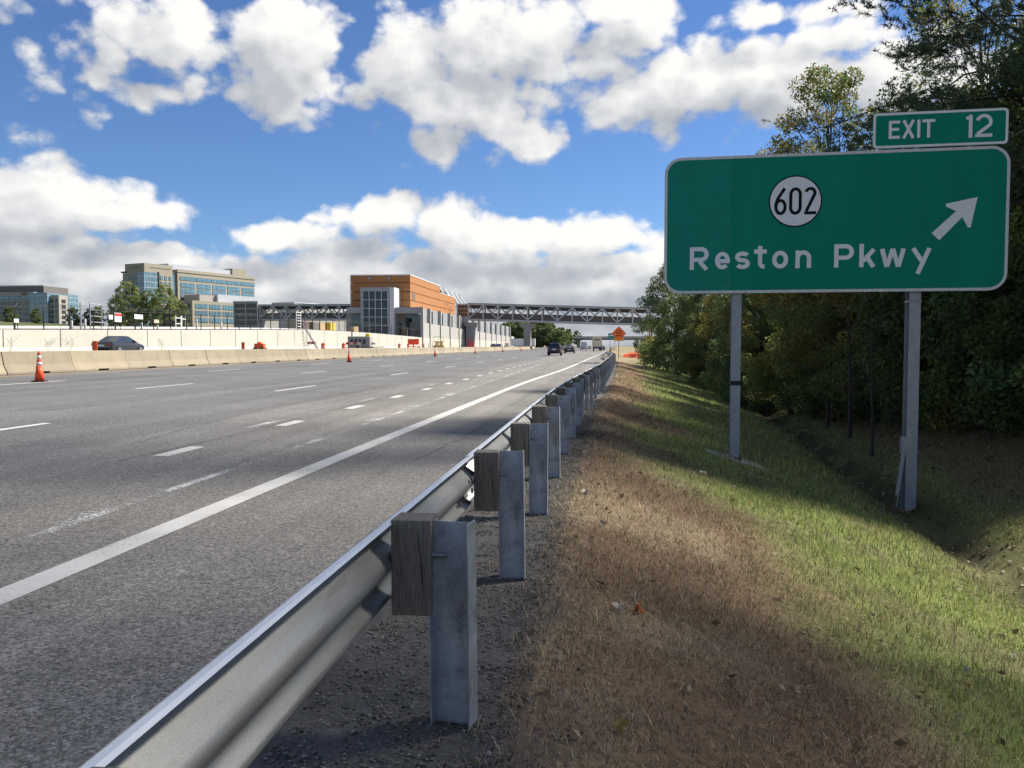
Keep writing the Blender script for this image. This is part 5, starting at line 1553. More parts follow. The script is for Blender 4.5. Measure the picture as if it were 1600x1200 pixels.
# ------------------------------------------------------------------ small signs near the ramp
def build_work_sign():
    gz = float(ground_z(2.3, 93))
    o = thing('work_zone_sign', 'bright orange diamond work sign on a post beside the guardrail end', 'road sign', (2.32, 93, gz), R(2))
    MB().beam((0, .05, -.3), (0, .05, 3.9 - .3), .08).obj('post', 'galvanised_sign_post', o)
    c = 2.84 - gz
    a = .84
    d = MB().prism([(0, c - a), (a, c), (0, c + a), (-a, c)], 'y', -.02, 0).obj('diamond_panel', 'work_sign_orange', o)
    mb = MB(); frame_strip(mb, [(0, c - a * .96), (a * .96, c), (0, c + a * .96), (-a * .96, c)], [(0, c - a * .92), (a * .92, c), (0, c + a * .92), (-a * .92, c)], -.024); mb.obj('border', 'sign_black', d)
    for i, (wd, z, w) in enumerate((('ROAD', c + .21, .15), ('WORK', c - .06, .16), ('AHEAD', c - .33, .15))):
        n = len(wd); W = n * w
        for k, ch in enumerate(wd):
            letter(ch, -W / 2 + k * w + .018, -W / 2 + (k + 1) * w - .018, z, .17, .032, 'sign_black', d, -.026)
    MB().box(-.55, .55, .0, .02, c - a - .02, c - a + .36).obj('plaque', 'plaque_amber', o)
    g = thing('guide_sign', 'teal guide sign far beyond the orange work sign', 'road sign', (5, 300, 0))
    MB().box(-1.4, 1.6, 0, .08, 4.3, 6.1).obj('panel', 'teal_sign', g)
    for x in (-.8, 1.0): MB().beam((x, .1, -1), (x, .1, 6), .15).obj('post', 'galvanised_sign_post', g)
    MB().box(-1.0, 1.2, -.03, -.005, 5.1, 5.5).obj('legend_bar', 'sign_white', g)
    # wooden end post and rolled orange netting on the tan verge
    w = thing('wood_post', 'short brown wooden post on the tan verge', 'post', (1.75, 118, float(ground_z(1.75, 118))))
    MB().box(-.16, .16, -.16, .16, -.2, 1.15).obj('shaft', 'plywood', w, bevel=.02); MB().box(-.18, .18, -.18, .18, 1.15, 1.2).obj('cap', 'weathered_wood', w)
    gx, gy = 5.2, 112
    vs, fs = [], []
    nx, ny = 14, 6
    for j in range(ny):
        for i in range(nx):
            x = -1.9 + 3.8 * i / (nx - 1); y = -.8 + 1.6 * j / (ny - 1)
            z = .75 * max(0, math.sin(math.pi * i / (nx - 1))) ** .5 * max(0, math.sin(math.pi * j / (ny - 1))) ** .6 + .12 * random.random()
            vs.append((x, y, z + float(ground_z(gx + x, gy + y))))
    fs = [(j * nx + i, j * nx + i + 1, (j + 1) * nx + i + 1, (j + 1) * nx + i) for j in range(ny - 1) for i in range(nx - 1)]
    q = MB().add(vs, fs).obj('orange_netting', 'safety_orange', None, loc=(gx, gy, 0)); tag(q, 'heap of bright orange safety netting on the tan verge', 'netting')
build_work_sign()

# ------------------------------------------------------------------ vegetation
def rand_dirs(n, g):
    v = g.normal(size=(n, 3)); return v / np.linalg.norm(v, axis=1, keepdims=True)

def leaf_quads(c, size, g, up=.35, asp=.6):
    """rhombic leaves at points c; returns verts (n*4,3), faces"""
    n = len(c)
    nr = rand_dirs(n, g); nr[:, 2] += up; nr /= np.linalg.norm(nr, axis=1, keepdims=True)
    t = np.cross(nr, rand_dirs(n, g)); t /= np.linalg.norm(t, axis=1, keepdims=True) + 1e-9
    b = np.cross(nr, t)
    s = (size * g.uniform(.6, 1.35, n))[:, None]
    k = nr * s * .18
    v = np.stack([c - t * s, c + b * s * asp + k, c + t * s, c - b * s * asp + k], 1).reshape(-1, 3)
    f = np.arange(n * 4).reshape(n, 4)
    return v, f

def limb_tubes(mb, a, b, r0, r1, g, n=4, wob=.12, sides=5):
    a, b = np.array(a, float), np.array(b, float); L = np.linalg.norm(b - a)
    pts, rad = [], []
    for i in range(n + 1):
        t = i / n
        p = a + (b - a) * t + g.normal(size=3) * wob * L * .25 * math.sin(math.pi * t)
        p[2] += .08 * L * math.sin(math.pi * t)
        pts.append(p); rad.append(r0 + (r1 - r0) * t)
    mb.tube(pts, rad, sides, False)

def broadleaf(seed, H, Wd, n_cl, per, leaf, pal, low=.08, cr=(.5, .95), top=1.0, bark='bark', trunk_r=.14, flat=.75, up=.35, sparse=False):
    g = np.random.default_rng(seed)
    mb = MB()
    lean = g.normal(size=2) * .04 * H
    tr = [(lean[0] * (i / 6) ** 2, lean[1] * (i / 6) ** 2, -.4 + (H * .9 + .4) * i / 6) for i in range(7)]
    mb.tube(tr, [trunk_r * (1.25 if i == 0 else 1) * (1 - .88 * i / 6) + .01 for i in range(7)], 8, False)
    cs, rs = [], []
    for i in range(n_cl):
        z = H * (low + (top - low) * g.uniform(0, 1) ** .85)
        f = (z / H - low) / (1 - low)
        env = Wd / 2 * (math.sin(math.pi * min(1, max(.0, .14 + .80 * f))) ** .75)
        a = g.uniform(0, 2 * math.pi); rr = env * math.sqrt(g.uniform(.12, 1.0))
        cs.append((lean[0] * f + rr * math.cos(a), lean[1] * f + rr * math.sin(a), z)); rs.append(g.uniform(*cr) * (1 - .35 * f))
    cs = np.array(cs); rs = np.array(rs)
    for i in range(n_cl):
        if i % (3 if sparse else 2) == 0:
            z0 = max(H * .05, cs[i][2] - g.uniform(.12, .3) * H); f = z0 / H
            limb_tubes(mb, (lean[0] * f * f, lean[1] * f * f, z0), cs[i], trunk_r * .35 * (1 - f * .6), .008, g)
    trunk = mb.mesh('trunk', bark, True)
    V, Fc, T = [], [], []
    pal = np.array(pal); o = 0
    for i in range(n_cl):
        n = int(per * (rs[i] / np.mean(cr)) ** 2 * g.uniform(.7, 1.2))
        d = rand_dirs(n, g) * (g.uniform(.15, 1, n) ** .45)[:, None] * rs[i]
        d[:, 2] *= flat
        c = cs[i] + d
        v, f = leaf_quads(c, leaf, g, up)
        base = pal[g.integers(len(pal))]
        col = base[None] * g.uniform(.65, 1.4, (n, 1)) * (1 + .10 * g.normal(size=(n, 3)))
        yl = g.uniform(size=n) < .05
        col[yl] = np.array([.22, .16, .03]) * g.uniform(.7, 1.2, (yl.sum(), 1))
        V.append(v); Fc.append(f + o); T.append(np.repeat(np.clip(col, .005, 1), 4, 0)); o += len(v)
    crown = np_mesh('crown', np.concatenate(V), np.concatenate(Fc), 'leaf', np.concatenate(T))
    return trunk, crown

def pine(seed, H, low, spread, n_br, tufts, needle, per, pal, droop=.12, trunk_r=.2):
    g = np.random.default_rng(seed)
    mb = MB()
    mb.tube([(0, 0, -.4 + (H + .4) * i / 8) for i in range(9)], [trunk_r * (1 - .9 * i / 8) + .012 for i in range(9)], 10, False)
    V, Fc, T = [], [], []; o = 0
    pal = np.array(pal)
    for i in range(n_br):
        t = i / n_br
        z = H * (low + (.985 - low) * t) + g.uniform(-.2, .2)
        L = spread * (1 - t ** 1.5 * .88) * g.uniform(.65, 1.12)
        a = i * 2.39996 + g.uniform(-.4, .4)
        end = np.array([math.cos(a) * L, math.sin(a) * L, z + L * g.uniform(-.12, .22)])
        st = np.array([0, 0, z])
        limb_tubes(mb, st, end, .045 * (1 - t * .6) * trunk_r / .2, .008, g, 5, .2, 5)
        for k in range(tufts):
            u = .32 + .68 * g.uniform() ** .7
            c = st + (end - st) * u + np.array([g.normal() * .28 * L * .22, g.normal() * .28 * L * .22, g.normal() * .09 * L * .5 + .05 - droop * u * .2])
            ax = (end - st) / (np.linalg.norm(end - st) + 1e-6) + rand_dirs(1, g)[0] * .7 + np.array([0, 0, .25])
            ax /= np.linalg.norm(ax)
            n = per
            d = ax[None] * g.uniform(.1, .9, (n, 1)) + rand_dirs(n, g) * .75
            d /= np.linalg.norm(d, axis=1, keepdims=True)
            root = c + ax[None] * g.uniform(-.12, .14, (n, 1))
            ln = needle * g.uniform(.7, 1.2, (n, 1))
            sd = np.cross(d, rand_dirs(n, g)); sd /= np.linalg.norm(sd, axis=1, keepdims=True) + 1e-9
            w = needle * .075
            v = np.stack([root - sd * w, root + sd * w, root + d * ln], 1).reshape(-1, 3)
            col = pal[g.integers(len(pal))][None] * g.uniform(.6, 1.4, (n, 1)) * np.ones((n, 3))
            V.append(v); Fc.append(np.arange(n * 3).reshape(n, 3) + o); T.append(np.repeat(col, 3, 0)); o += n * 3
    return mb.mesh('trunk', 'bark', True), np_mesh('crown', np.concatenate(V), np.concatenate(Fc), 'needle', np.concatenate(T))

DARK = [(.099, .151, .055), (.113, .165, .065), (.130, .168, .065), (.090, .142, .063)]
OLIVE = [(.169, .185, .049), (.195, .185, .049), (.137, .169, .049), (.215, .176, .044)]
MIDG = [(.116, .175, .055), (.139, .193, .062), (.105, .164, .062), (.168, .200, .062)]
PINE = [(.072, .109, .060), (.088, .125, .065), (.062, .099, .060)]
AUT = [(.312, .195, .046), (.260, .202, .047), (.169, .182, .047)]
LIME = [(.24, .29, .11), (.28, .33, .12), (.19, .25, .095), (.31, .33, .13)]
TV = {
 'dark_a': broadleaf(11, 9.5, 6.4, 135, 460, .068, DARK + MIDG + OLIVE[2:3], low=.02, cr=(.55, 1.05)),
 'dark_b': broadleaf(12, 9.0, 5.8, 125, 450, .064, DARK[:3] + MIDG[:2] + OLIVE[:1], low=.03, cr=(.5, 1.0)),
 'mid_a': broadleaf(13, 8.6, 5.8, 120, 430, .063, MIDG + OLIVE[:2], low=.08, cr=(.5, .95)),
 'olive_a': broadleaf(14, 8.2, 5.6, 110, 420, .064, OLIVE + MIDG[:2], low=.12, cr=(.45, .95)),
 'aut_a': broadleaf(15, 9.2, 5.6, 95, 340, .057, AUT + OLIVE, low=.2, cr=(.45, .9)),
 'tall_a': broadleaf(16, 13.0, 5.6, 135, 270, .054, OLIVE + MIDG[1:2], low=.25, cr=(.35, .8), trunk_r=.11, sparse=True),
 'tall_b': broadleaf(17, 17.0, 7.6, 170, 260, .058, OLIVE + MIDG, low=.36, cr=(.45, 1.0), trunk_r=.16, sparse=True),
 'canopy': broadleaf(21, 15.5, 8.6, 100, 55, .075, OLIVE + MIDG + DARK, low=.44, cr=(.6, 1.15), trunk_r=.2),  # unseen shade tree, leaves thinned to let dappled sun through
 'high': broadleaf(22, 18.5, 9.0, 105, 56, .085, OLIVE + MIDG + DARK, low=.56, cr=(.7, 1.3), trunk_r=.22),  # unseen shade tree, crown raised so low sun passes beneath
 'bush_a': broadleaf(18, 2.6, 3.0, 44, 260, .045, MIDG + DARK[:1], low=.05, cr=(.3, .6), trunk_r=.05),
 'bush_b': broadleaf(19, 2.0, 2.2, 34, 240, .042, OLIVE + MIDG, low=.05, cr=(.25, .5), trunk_r=.04),
 'twig': broadleaf(20, 5.0, 2.6, 30, 60, .035, [(.08, .075, .05), (.07, .07, .045)], low=.3, cr=(.3, .6), trunk_r=.06, sparse=True),
 'pine_a': pine(31, 19, .30, 6.6, 96, 100, .16, 30, PINE, trunk_r=.24),
 'pine_b': pine(32, 17, .40, 4.4, 60, 46, .18, 22, PINE, trunk_r=.2),
 'lime_pine': broadleaf(41, 13.5, 8.2, 115, 130, .17, LIME + MIDG[:1], low=.14, cr=(.55, 1.2), trunk_r=.2, up=.6),
 'far_a': broadleaf(42, 12, 9, 80, 110, .30, DARK + MIDG, low=.04, cr=(.9, 1.6), trunk_r=.25),
 'far_b': broadleaf(43, 12, 8.5, 80, 100, .30, MIDG + OLIVE[:1], low=.04, cr=(.9, 1.5), trunk_r=.25),
 'low_tree': broadleaf(44, 6, 6, 50, 160, .11, OLIVE + LIME[:1], low=.03, cr=(.5, 1.0), trunk_r=.1),
}
def plant(kind, name, lab, x, y, s=1.0, rz=0.0, sink=0.0, cat='tree', group=None, z=None, sz=None):
    tr, cr = TV[kind]
    o = thing(name, lab, cat, (x, y, (float(ground_z(x, y)) if z is None else z) - sink), rz, group)
    o.scale = (s, s, sz or s)
    link('trunk', tr, o); link('crown', cr, o)
    return o

def build_wood():
    G = 'trees of the roadside wood'
    T = [  # kind, x, y, scale, turn, label
     ('dark_a', 6.6, 70, 1.0, .2, 'dark bushy tree at the left end of the wood by the work sign'),
     ('mid_a', 8.6, 66, 1.05, 1.3, 'green tree just behind the dark end tree of the wood'),
     ('olive_a', 7.2, 56, .62, 2.0, 'low olive tree left of the nearer left sign post'),
     ('dark_b', 8.2, 58, .98, 2.2, 'dark tree behind the low olive tree left of the sign post'),
     ('aut_a', 9.0, 50, .95, .4, 'tree with rusty orange leaves under the lower left sign edge'),
     ('dark_a', 8.6, 44, .9, 3.1, 'dark tree behind the left sign post'),
     ('olive_a', 8.6, 37, .92, 4.0, 'green tree right behind the left sign post'),
     ('olive_a', 9.0, 31, .98, 1.1, 'olive green tree between the two sign posts, left'),
     ('olive_a', 9.5, 27, .95, 5.0, 'green tree between the two sign posts, right'),
     ('dark_b', 10.0, 23.5, 1.0, 3.7, 'dark tree behind the right sign post'),
     ('dark_a', 10.6, 20.0, .92, 1.9, 'dark leafy tree right of the right sign post'),
     ('dark_b', 10.9, 17.2, .85, .7, 'dark leafy tree at the right edge low down'),
     ('tall_a', 8.6, 30.5, .98, .9, 'thin tree top standing above the sign left of the exit tab'),
     ('tall_b', 12.2, 26.5, .84, 2.6, 'tall olive tree against the sky above the exit tab'),
     ('pine_a', 10.7, 21.0, .86, 1.0, 'tall dark pine towering over the exit tab'),
     ('aut_a', 10.9, 33, 1.05, 2.9, 'yellowing tree behind the right half of the sign'),
     ('dark_a', 12.0, 60, 1.0, 4.1, 'dark tree in the second row behind the orange leaved tree'),
     ('dark_b', 12.4, 52, 1.1, 5.4, 'dark second row tree behind the rusty leaved tree'),
     ('dark_a', 12.2, 45, 1.05, .1, 'dark second row tree behind the left sign post'),
     ('dark_b', 12.4, 38, 1.1, 1.6, 'dark second row tree between the sign posts'),
     ('dark_a', 13.0, 31, 1.1, 2.8, 'dark second row tree behind the olive tree'),
     ('dark_b', 13.6, 25, 1.15, .5, 'dark second row tree behind the right sign post'),
     ('dark_a', 14.2, 20, 1.1, 5.8, 'dark second row tree near the right picture edge'),
     ('dark_a', 16.5, 36, 1.2, 3.5, 'deep wood tree behind the second row, middle'),
     ('dark_b', 17.5, 27, 1.2, 4.4, 'deep wood tree behind the second row, right'),
     ('dark_a', 16.0, 48, 1.2, 2.4, 'deep wood tree behind the second row, left'),
     ('dark_b', 15.5, 68, 1.1, .9, 'deep wood tree at the back of the left end'),
     ('pine_b', 13.6, 19.2, .8, 2.0, 'dark pine at the upper right picture edge'),
     # the wood goes on out of view; high crowned trees added for their shade
     ('high', 10.6, 17.0, 1.3, 4.0, 'added high crowned tree shading the road from outside the right edge'),
     ('high', 10.2, 9.4, 1.0, 5.2, 'added high crowned tree beside the camera shading the guardrail'),
     ('high', 13.8, 11.4, 1.25, 2.2, 'added high crowned shade tree second from the ditch'),
     ('canopy', 12.2, 5.2, .95, 2.3, 'added high crowned shade tree level with the camera'),
     ('pine_b', 14.4, 3.0, .9, 1.4, 'pine of the wood level with the camera'),
     ('dark_b', 16.8, 12.0, .95, 2.6, 'dark tree of the wood deep to the right'),
     ('dark_a', 17.5, 20.5, .85, 2.0, 'dark tree of the wood deep behind the pine'),
     ('tall_b', 12.2, 1.5, .9, .8, 'tall tree of the wood behind the camera'),
    ]
    for k, x, y, s, r, lab in T:
        nm = 'pine_tree' if k.startswith('pine') else 'broadleaf_tree'
        plant(k, nm, lab, x, y, s, r, .1, 'tree', G)
    B = [('bush_a', 7.4, 62, 1.2, 'leafy shrub at the foot of the left end of the wood'), ('bush_b', 4.6, 76, 1.1, 'pale shrub between the work sign and the wood'),
         ('bush_a', 8.2, 40, 1.1, 'dark shrub at the wood edge left of the left sign post'), ('bush_b', 8.6, 33, 1.2, 'shrub at the ditch behind the left sign post'),
         ('bush_a', 9.2, 28.6, 1.2, 'shrub under the olive trees between the posts'), ('bush_a', 9.7, 24.2, 1.25, 'dark shrub left of the right sign post foot'),
         ('bush_b', 9.6, 21.0, 1.3, 'shrub behind the right sign post foot'), ('bush_a', 10.2, 18.6, 1.3, 'leafy shrub right of the right sign post foot'),
         ('bush_a', 9.9, 15.6, 1.15, 'leafy shrub at the right picture edge on the bank'), ('bush_a', 8.0, 50, 1.2, 'dark shrub under the rusty leaved tree'),
         ('bush_b', 5.6, 84, 1.2, 'small pale shrub on the tan verge beyond the wood'),
         ('bush_a', 9.0, 36.0, 1.4, 'broad shrub at the wood edge behind the left sign post'), ('bush_b', 9.4, 31.0, 1.5, 'olive shrub left of the dark sapling on the bank'),
         ('bush_a', 10.4, 26.2, 1.5, 'broad dark shrub behind the saplings'), ('bush_b', 10.6, 22.6, 1.6, 'olive shrub just left of the right sign post'),
         ('bush_a', 11.0, 20.4, 1.5, 'broad shrub just right of the right sign post'), ('bush_b', 11.2, 17.6, 1.6, 'olive shrub under the dark trees at the right edge'),
         ('bush_a', 8.6, 46.0, 1.4, 'broad shrub in the shade left of the left sign post'), ('bush_b', 8.2, 54.0, 1.4, 'olive shrub under the low olive tree')]
    for i, (k, x, y, s, lab) in enumerate(B):
        plant(k, 'shrub', lab, x, y, s, i * 1.3, .05, 'shrub', 'shrubs along the wood edge')
    # slim bare saplings on the bank
    for i, (x, y, s, lab) in enumerate(((6.9, 21.0, .75, 'slim dark sapling standing on the bank between the sign posts'), (7.7, 25.5, .9, 'thin sapling behind the ditch left of the dark sapling'), (8.0, 29, .9, 'thin sapling at the dark wood edge'), (9.0, 16.4, .9, 'bare thin sapling right of the right sign post'))):
        plant('twig', 'sapling', lab, x, y, s, i * 2.1, .05, 'tree', 'saplings on the ditch bank')
    # pale tree beyond the work sign
    plant('low_tree', 'broadleaf_tree', 'pale yellow green tree right behind the orange work sign', 8.2, 128, 1.0, .5, .1)
    # pines in front of the office
    L = [(-143, 232, 1.08, 'tallest light green pine in front of the beige office tower'), (-149.5, 236, .8, 'light green pine at the left of the pine group'), (-136.5, 230, .88, 'light green pine in the middle of the group by the office'),
         (-130.2, 229, 1.0, 'light green pine right of the gap by the office'), (-126.8, 233, .66, 'low light pine at the right of the pine group'), (-139, 238, .7, 'smaller light pine behind the tallest pine')]
    for i, (x, y, s, lab) in enumerate(L): plant('lime_pine', 'pine_tree', lab, x, y, s, i * 1.7, 0, 'tree', 'light green pines by the office', z=6.2)
    # trees before the left office and further off
    M = [(-334, 480, 1.0, 'far_a', 'dark tree right of the far left office, nearest it'), (-326, 484, .95, 'far_a', 'dark tree second right of the far left office'), (-317, 480, 1.0, 'far_b', 'dark tree third right of the far left office'),
         (-308, 482, .9, 'far_a', 'dark tree fourth right of the far left office'), (-300, 478, .85, 'far_b', 'dark tree behind the scaffold frame'), (-352, 470, .9, 'far_b', 'brown green tree before the glass corner of the left office'),
         (-366, 466, 1.0, 'far_a', 'tree before the glass of the left office'), (-380, 462, .85, 'far_b', 'reddish tree in front of the left office'), (-205, 250, .72, 'far_b', 'green tree at the far left picture edge')]
    for i, (x, y, s, k, lab) in enumerate(M): plant(k, 'broadleaf_tree', lab, x, y, s, i * .9, 0, 'tree', 'trees around the far left office', z=(14 if x < -250 else 5.5))
    # wooded rise beyond the station
    g = random.Random(5)
    n = 0
    for row in range(3):
        for i in range(8):
            n += 1
            x = -52 + i * 4.6 + row * 1.8; y = 405 + row * 14
            hh = max(.35, 1.0 - .055 * max(0, i - 4) ** 1.5)
            plant('far_a' if g.random() < .7 else 'far_b', 'broadleaf_tree', f'{ordinal(n)} dark tree of the wooded rise beyond the station, counted from the left', x, y, hh * g.uniform(.9, 1.1), g.uniform(0, 6), .4, 'tree', 'trees of the rise beyond the station', z=.6 + row * 1.0)
    for i, (x, y, s, lab) in enumerate(((-14, 520, .75, 'small far tree above the overpass, right of the rise'), (-20, 530, .7, 'small far tree above the overpass, next to the rise'), (26, 560, .5, 'tiny far tree under the overpass at right'), (32, 560, .45, 'tiny far tree right of the other under the overpass'))):
        plant('far_b', 'broadleaf_tree', lab, x, y, s, i, 0, 'tree', 'far trees by the overpass', z=0 if i > 1 else 2.0)
    # far wooded horizon
    V, Fc, Tt = [], [], []; o = 0
    gg = np.random.default_rng(3)
    xs = np.concatenate([np.linspace(-900, -60, 420), np.linspace(40, 700, 320)])
    cs = np.stack([xs + gg.normal(size=len(xs)) * 2, 760 + gg.uniform(0, 90, len(xs)), gg.uniform(0, 9, len(xs))], -1)
    cs[:420, 2] += 9
    for c in cs:
        k = 26
        d = rand_dirs(k, gg) * gg.uniform(.3, 1, (k, 1)) * 4.2
        v, f = leaf_quads(c + d, 1.1, gg)
        V.append(v); Fc.append(f + o); o += len(v); Tt.append(np.repeat(np.array(DARK)[gg.integers(4, size=k)] * gg.uniform(.8, 1.5, (k, 1)), 4, 0))
    me = np_mesh('far_wood', np.concatenate(V), np.concatenate(Fc), 'leaf', np.concatenate(Tt))
    tag(link('far_wood', me), 'dark wooded skyline far behind everything', 'wood', None, 'stuff')
build_wood()

# ------------------------------------------------------------------ grass, gravel, leaves
def build_grass():
    g = np.random.default_rng(5)
    P_, N_ = [], []
    for (y0, y1, x1, dens, sz) in ((1.6, 5.0, 5.0, 3400, 1.0), (5.0, 9.0, 9.0, 1900, 1.25), (9.0, 16, 11.5, 900, 1.7), (16, 30, 11.0, 380, 2.4), (30, 62, 9.0, 130, 3.6)):
        n = int((y1 - y0) * (x1 + .6) * dens)
        y = g.uniform(y0, y1, n); x = g.uniform(-.6, x1, n)
        if y0 > 15: x = x + .02 * (y - 15)
        P_.append(np.stack([x, y], -1)); N_.append(np.full(n, sz))
    p = np.concatenate(P_); sz = np.concatenate(N_)
    s = p[:, 0] - rail_x(p[:, 1]) - .40
    sd = ditch_s(p[:, 1])
    clump = fbm(p[:, 0] * 4, p[:, 1] * 4, 71, 3)
    keep = (s > -.06 + .16 * (clump - .5) * 2) & (g.uniform(size=len(p)) < np.where(np.abs(s - sd) < .5, .25, .55 + .6 * clump)) & (g.uniform(size=len(p)) < np.where(s > sd + 1, .45, 1))
    bare = fbm(p[:, 0] * 1.3, p[:, 1] * 1.3, 93, 3)
    keep &= ~((bare > .70) & (g.uniform(size=len(p)) < .35))
    p, sz, s = p[keep], sz[keep], s[keep]
    n = len(p)
    z = ground_z(p[:, 0], p[:, 1])
    col = ground_tint(p[:, 0] + g.normal(size=n) * .16, p[:, 1] + g.normal(size=n) * .2)
    gr = col[:, 1] > col[:, 0] * 1.02
    col = col * g.uniform(.35, 2.1, (n, 1)) * (1 + .08 * g.normal(size=(n, 3)))
    straw = g.uniform(size=n) < np.where(gr, .10, .16)
    col[straw] = np.array([.52, .43, .28]) * g.uniform(.4, 1.15, (straw.sum(), 1))
    green_in = (~gr) & (g.uniform(size=n) < .10)
    col[green_in] = np.array([.10, .125, .045]) * g.uniform(.6, 1.3, (green_in.sum(), 1))
    clump2 = fbm(p[:, 0] * 2.2, p[:, 1] * 2.2, 44, 3)
    ln = np.where(gr, g.uniform(.035, .085, n), g.uniform(.03, .08, n)) * np.sqrt(sz) * (.45 + 1.1 * fbm(p[:, 0] * 4.5, p[:, 1] * 4.5, 77, 3))
    tall = g.uniform(size=n) < .012 * (clump2 > .5)
    ln = np.where(tall, ln * g.uniform(1.8, 3.0, n), ln)
    wd = np.where(gr, .0024, .0019) * sz * g.uniform(.7, 1.3, n)
    a = g.uniform(0, 2 * math.pi, n)
    tilt = np.where(gr, g.uniform(.2, 1.15, n), g.uniform(.6, 1.5, n))
    h = np.stack([np.cos(a), np.sin(a), np.zeros(n)], -1)
    sd_ = np.stack([-np.sin(a), np.cos(a), np.zeros(n)], -1) * wd[:, None]
    root = np.stack([p[:, 0], p[:, 1], z - .004], -1)
    up = np.array([0, 0, 1.0])
    m1 = root + (h * np.sin(tilt * .6)[:, None] + up * np.cos(tilt * .6)[:, None]) * (ln * .55)[:, None]
    tip = m1 + (h * np.sin(tilt * 1.25)[:, None] + up * np.cos(tilt * 1.25)[:, None]) * (ln * .5)[:, None]
    v = np.stack([root - sd_, root + sd_, m1 + sd_ * .75, m1 - sd_ * .75, tip], 1).reshape(-1, 3)
    b = np.arange(n)[:, None] * 5
    f = np.concatenate([b + np.array([0, 1, 2]), b + np.array([0, 2, 3]), b + np.array([3, 2, 4])], 0)
    me = np_mesh('grass', v, f, 'grass_blade', np.repeat(np.clip(col, .01, .8), 5, 0))
    tag(link('grass', me), 'brown and green short grass covering the roadside slope', 'grass', None, 'stuff')

def stone_mesh(name, p, size, col, g, m='stone'):
    n = len(p)
    oc = np.array([(1, 0, 0), (-1, 0, 0), (0, 1, 0), (0, -1, 0), (0, 0, .8), (0, 0, -.6)], float)
    v = oc[None] * size[:, None, None] * g.uniform(.6, 1.3, (n, 6, 1))
    a = g.uniform(0, 6.28, n); c, s = np.cos(a)[:, None], np.sin(a)[:, None]
    x = v[:, :, 0] * c - v[:, :, 1] * s; y = v[:, :, 0] * s + v[:, :, 1] * c
    v = np.stack([x, y, v[:, :, 2] * .7], -1) + p[:, None, :]
    fc = np.array([(0, 2, 4), (2, 1, 4), (1, 3, 4), (3, 0, 4), (2, 0, 5), (1, 2, 5), (3, 1, 5), (0, 3, 5)])
    f = (fc[None] + np.arange(n)[:, None, None] * 6).reshape(-1, 3)
    return np_mesh(name, v.reshape(-1, 3), f, m, np.repeat(col, 6, 0))

def build_gravel():
    g = np.random.default_rng(9)
    n = 60000
    y = 1.0 + 17 * g.uniform(size=n) ** 1.9
    x = rail_x(y) + g.uniform(-.38, .72, n)
    s = x - rail_x(y) - .40
    keep = g.uniform(size=n) < np.where(s > .08, .12, 1.0) * (.35 + .8 * fbm(x * 3, y * 3, 61, 3))
    x, y = x[keep], y[keep]; n = len(x)
    size = (.0035 + .006 * g.uniform(size=n) ** 3) * (1 + .05 * y)
    big = g.uniform(size=n) < .012; size[big] *= 1.9
    col = (np.array([.130, .120, .108]) * g.uniform(.2, 2.0, (n, 1))) * (1 + .05 * g.normal(size=(n, 3)))
    pale = g.uniform(size=n) < .012; col[pale] = np.array([.30, .28, .25]) * g.uniform(.6, 1.2, (pale.sum(), 1))
    p = np.stack([x, y, ground_z(x, y) + size * .25], -1)
    tag(link('gravel', stone_mesh('gravel', p, size, np.clip(col, .01, .8), g)), 'dark loose gravel strip under the guardrail', 'gravel', None, 'stuff')
    # dry straws lying across the gravel and a few tufts by the rail
    n = 420
    y = 1.2 + 14 * g.uniform(size=n) ** 1.6; x = rail_x(y) + g.uniform(.02, .75, n)
    for k in range(14):
        i = slice(k * 14, k * 14 + 14); cy_ = 1.7 + .55 * k; y[i] = cy_ + g.normal(size=14) * .05; x[i] = rail_x(y[i]) + .04 + g.normal(size=14) * .02
    a = g.uniform(0, 6.28, n); ln = g.uniform(.04, .16, n); up = np.where(np.arange(n) < 196, g.uniform(.3, .9, n), g.uniform(0, .15, n))
    r0 = np.stack([x, y, ground_z(x, y) + .006], -1); d = np.stack([np.cos(a), np.sin(a), up], -1) * ln[:, None]; sd = np.stack([-np.sin(a), np.cos(a), 0 * a], -1) * .0018
    v = np.stack([r0 - sd, r0 + sd, r0 + d], 1).reshape(-1, 3)
    col = np.array([.34, .27, .17]) * g.uniform(.4, 1.1, (n, 1))
    tag(link('dry_straw', np_mesh('dry_straw', v, np.arange(n * 3).reshape(n, 3), 'grass_blade', np.repeat(col, 3, 0))), 'dry straws strewn over the gravel by the guardrail', 'straw', None, 'stuff')

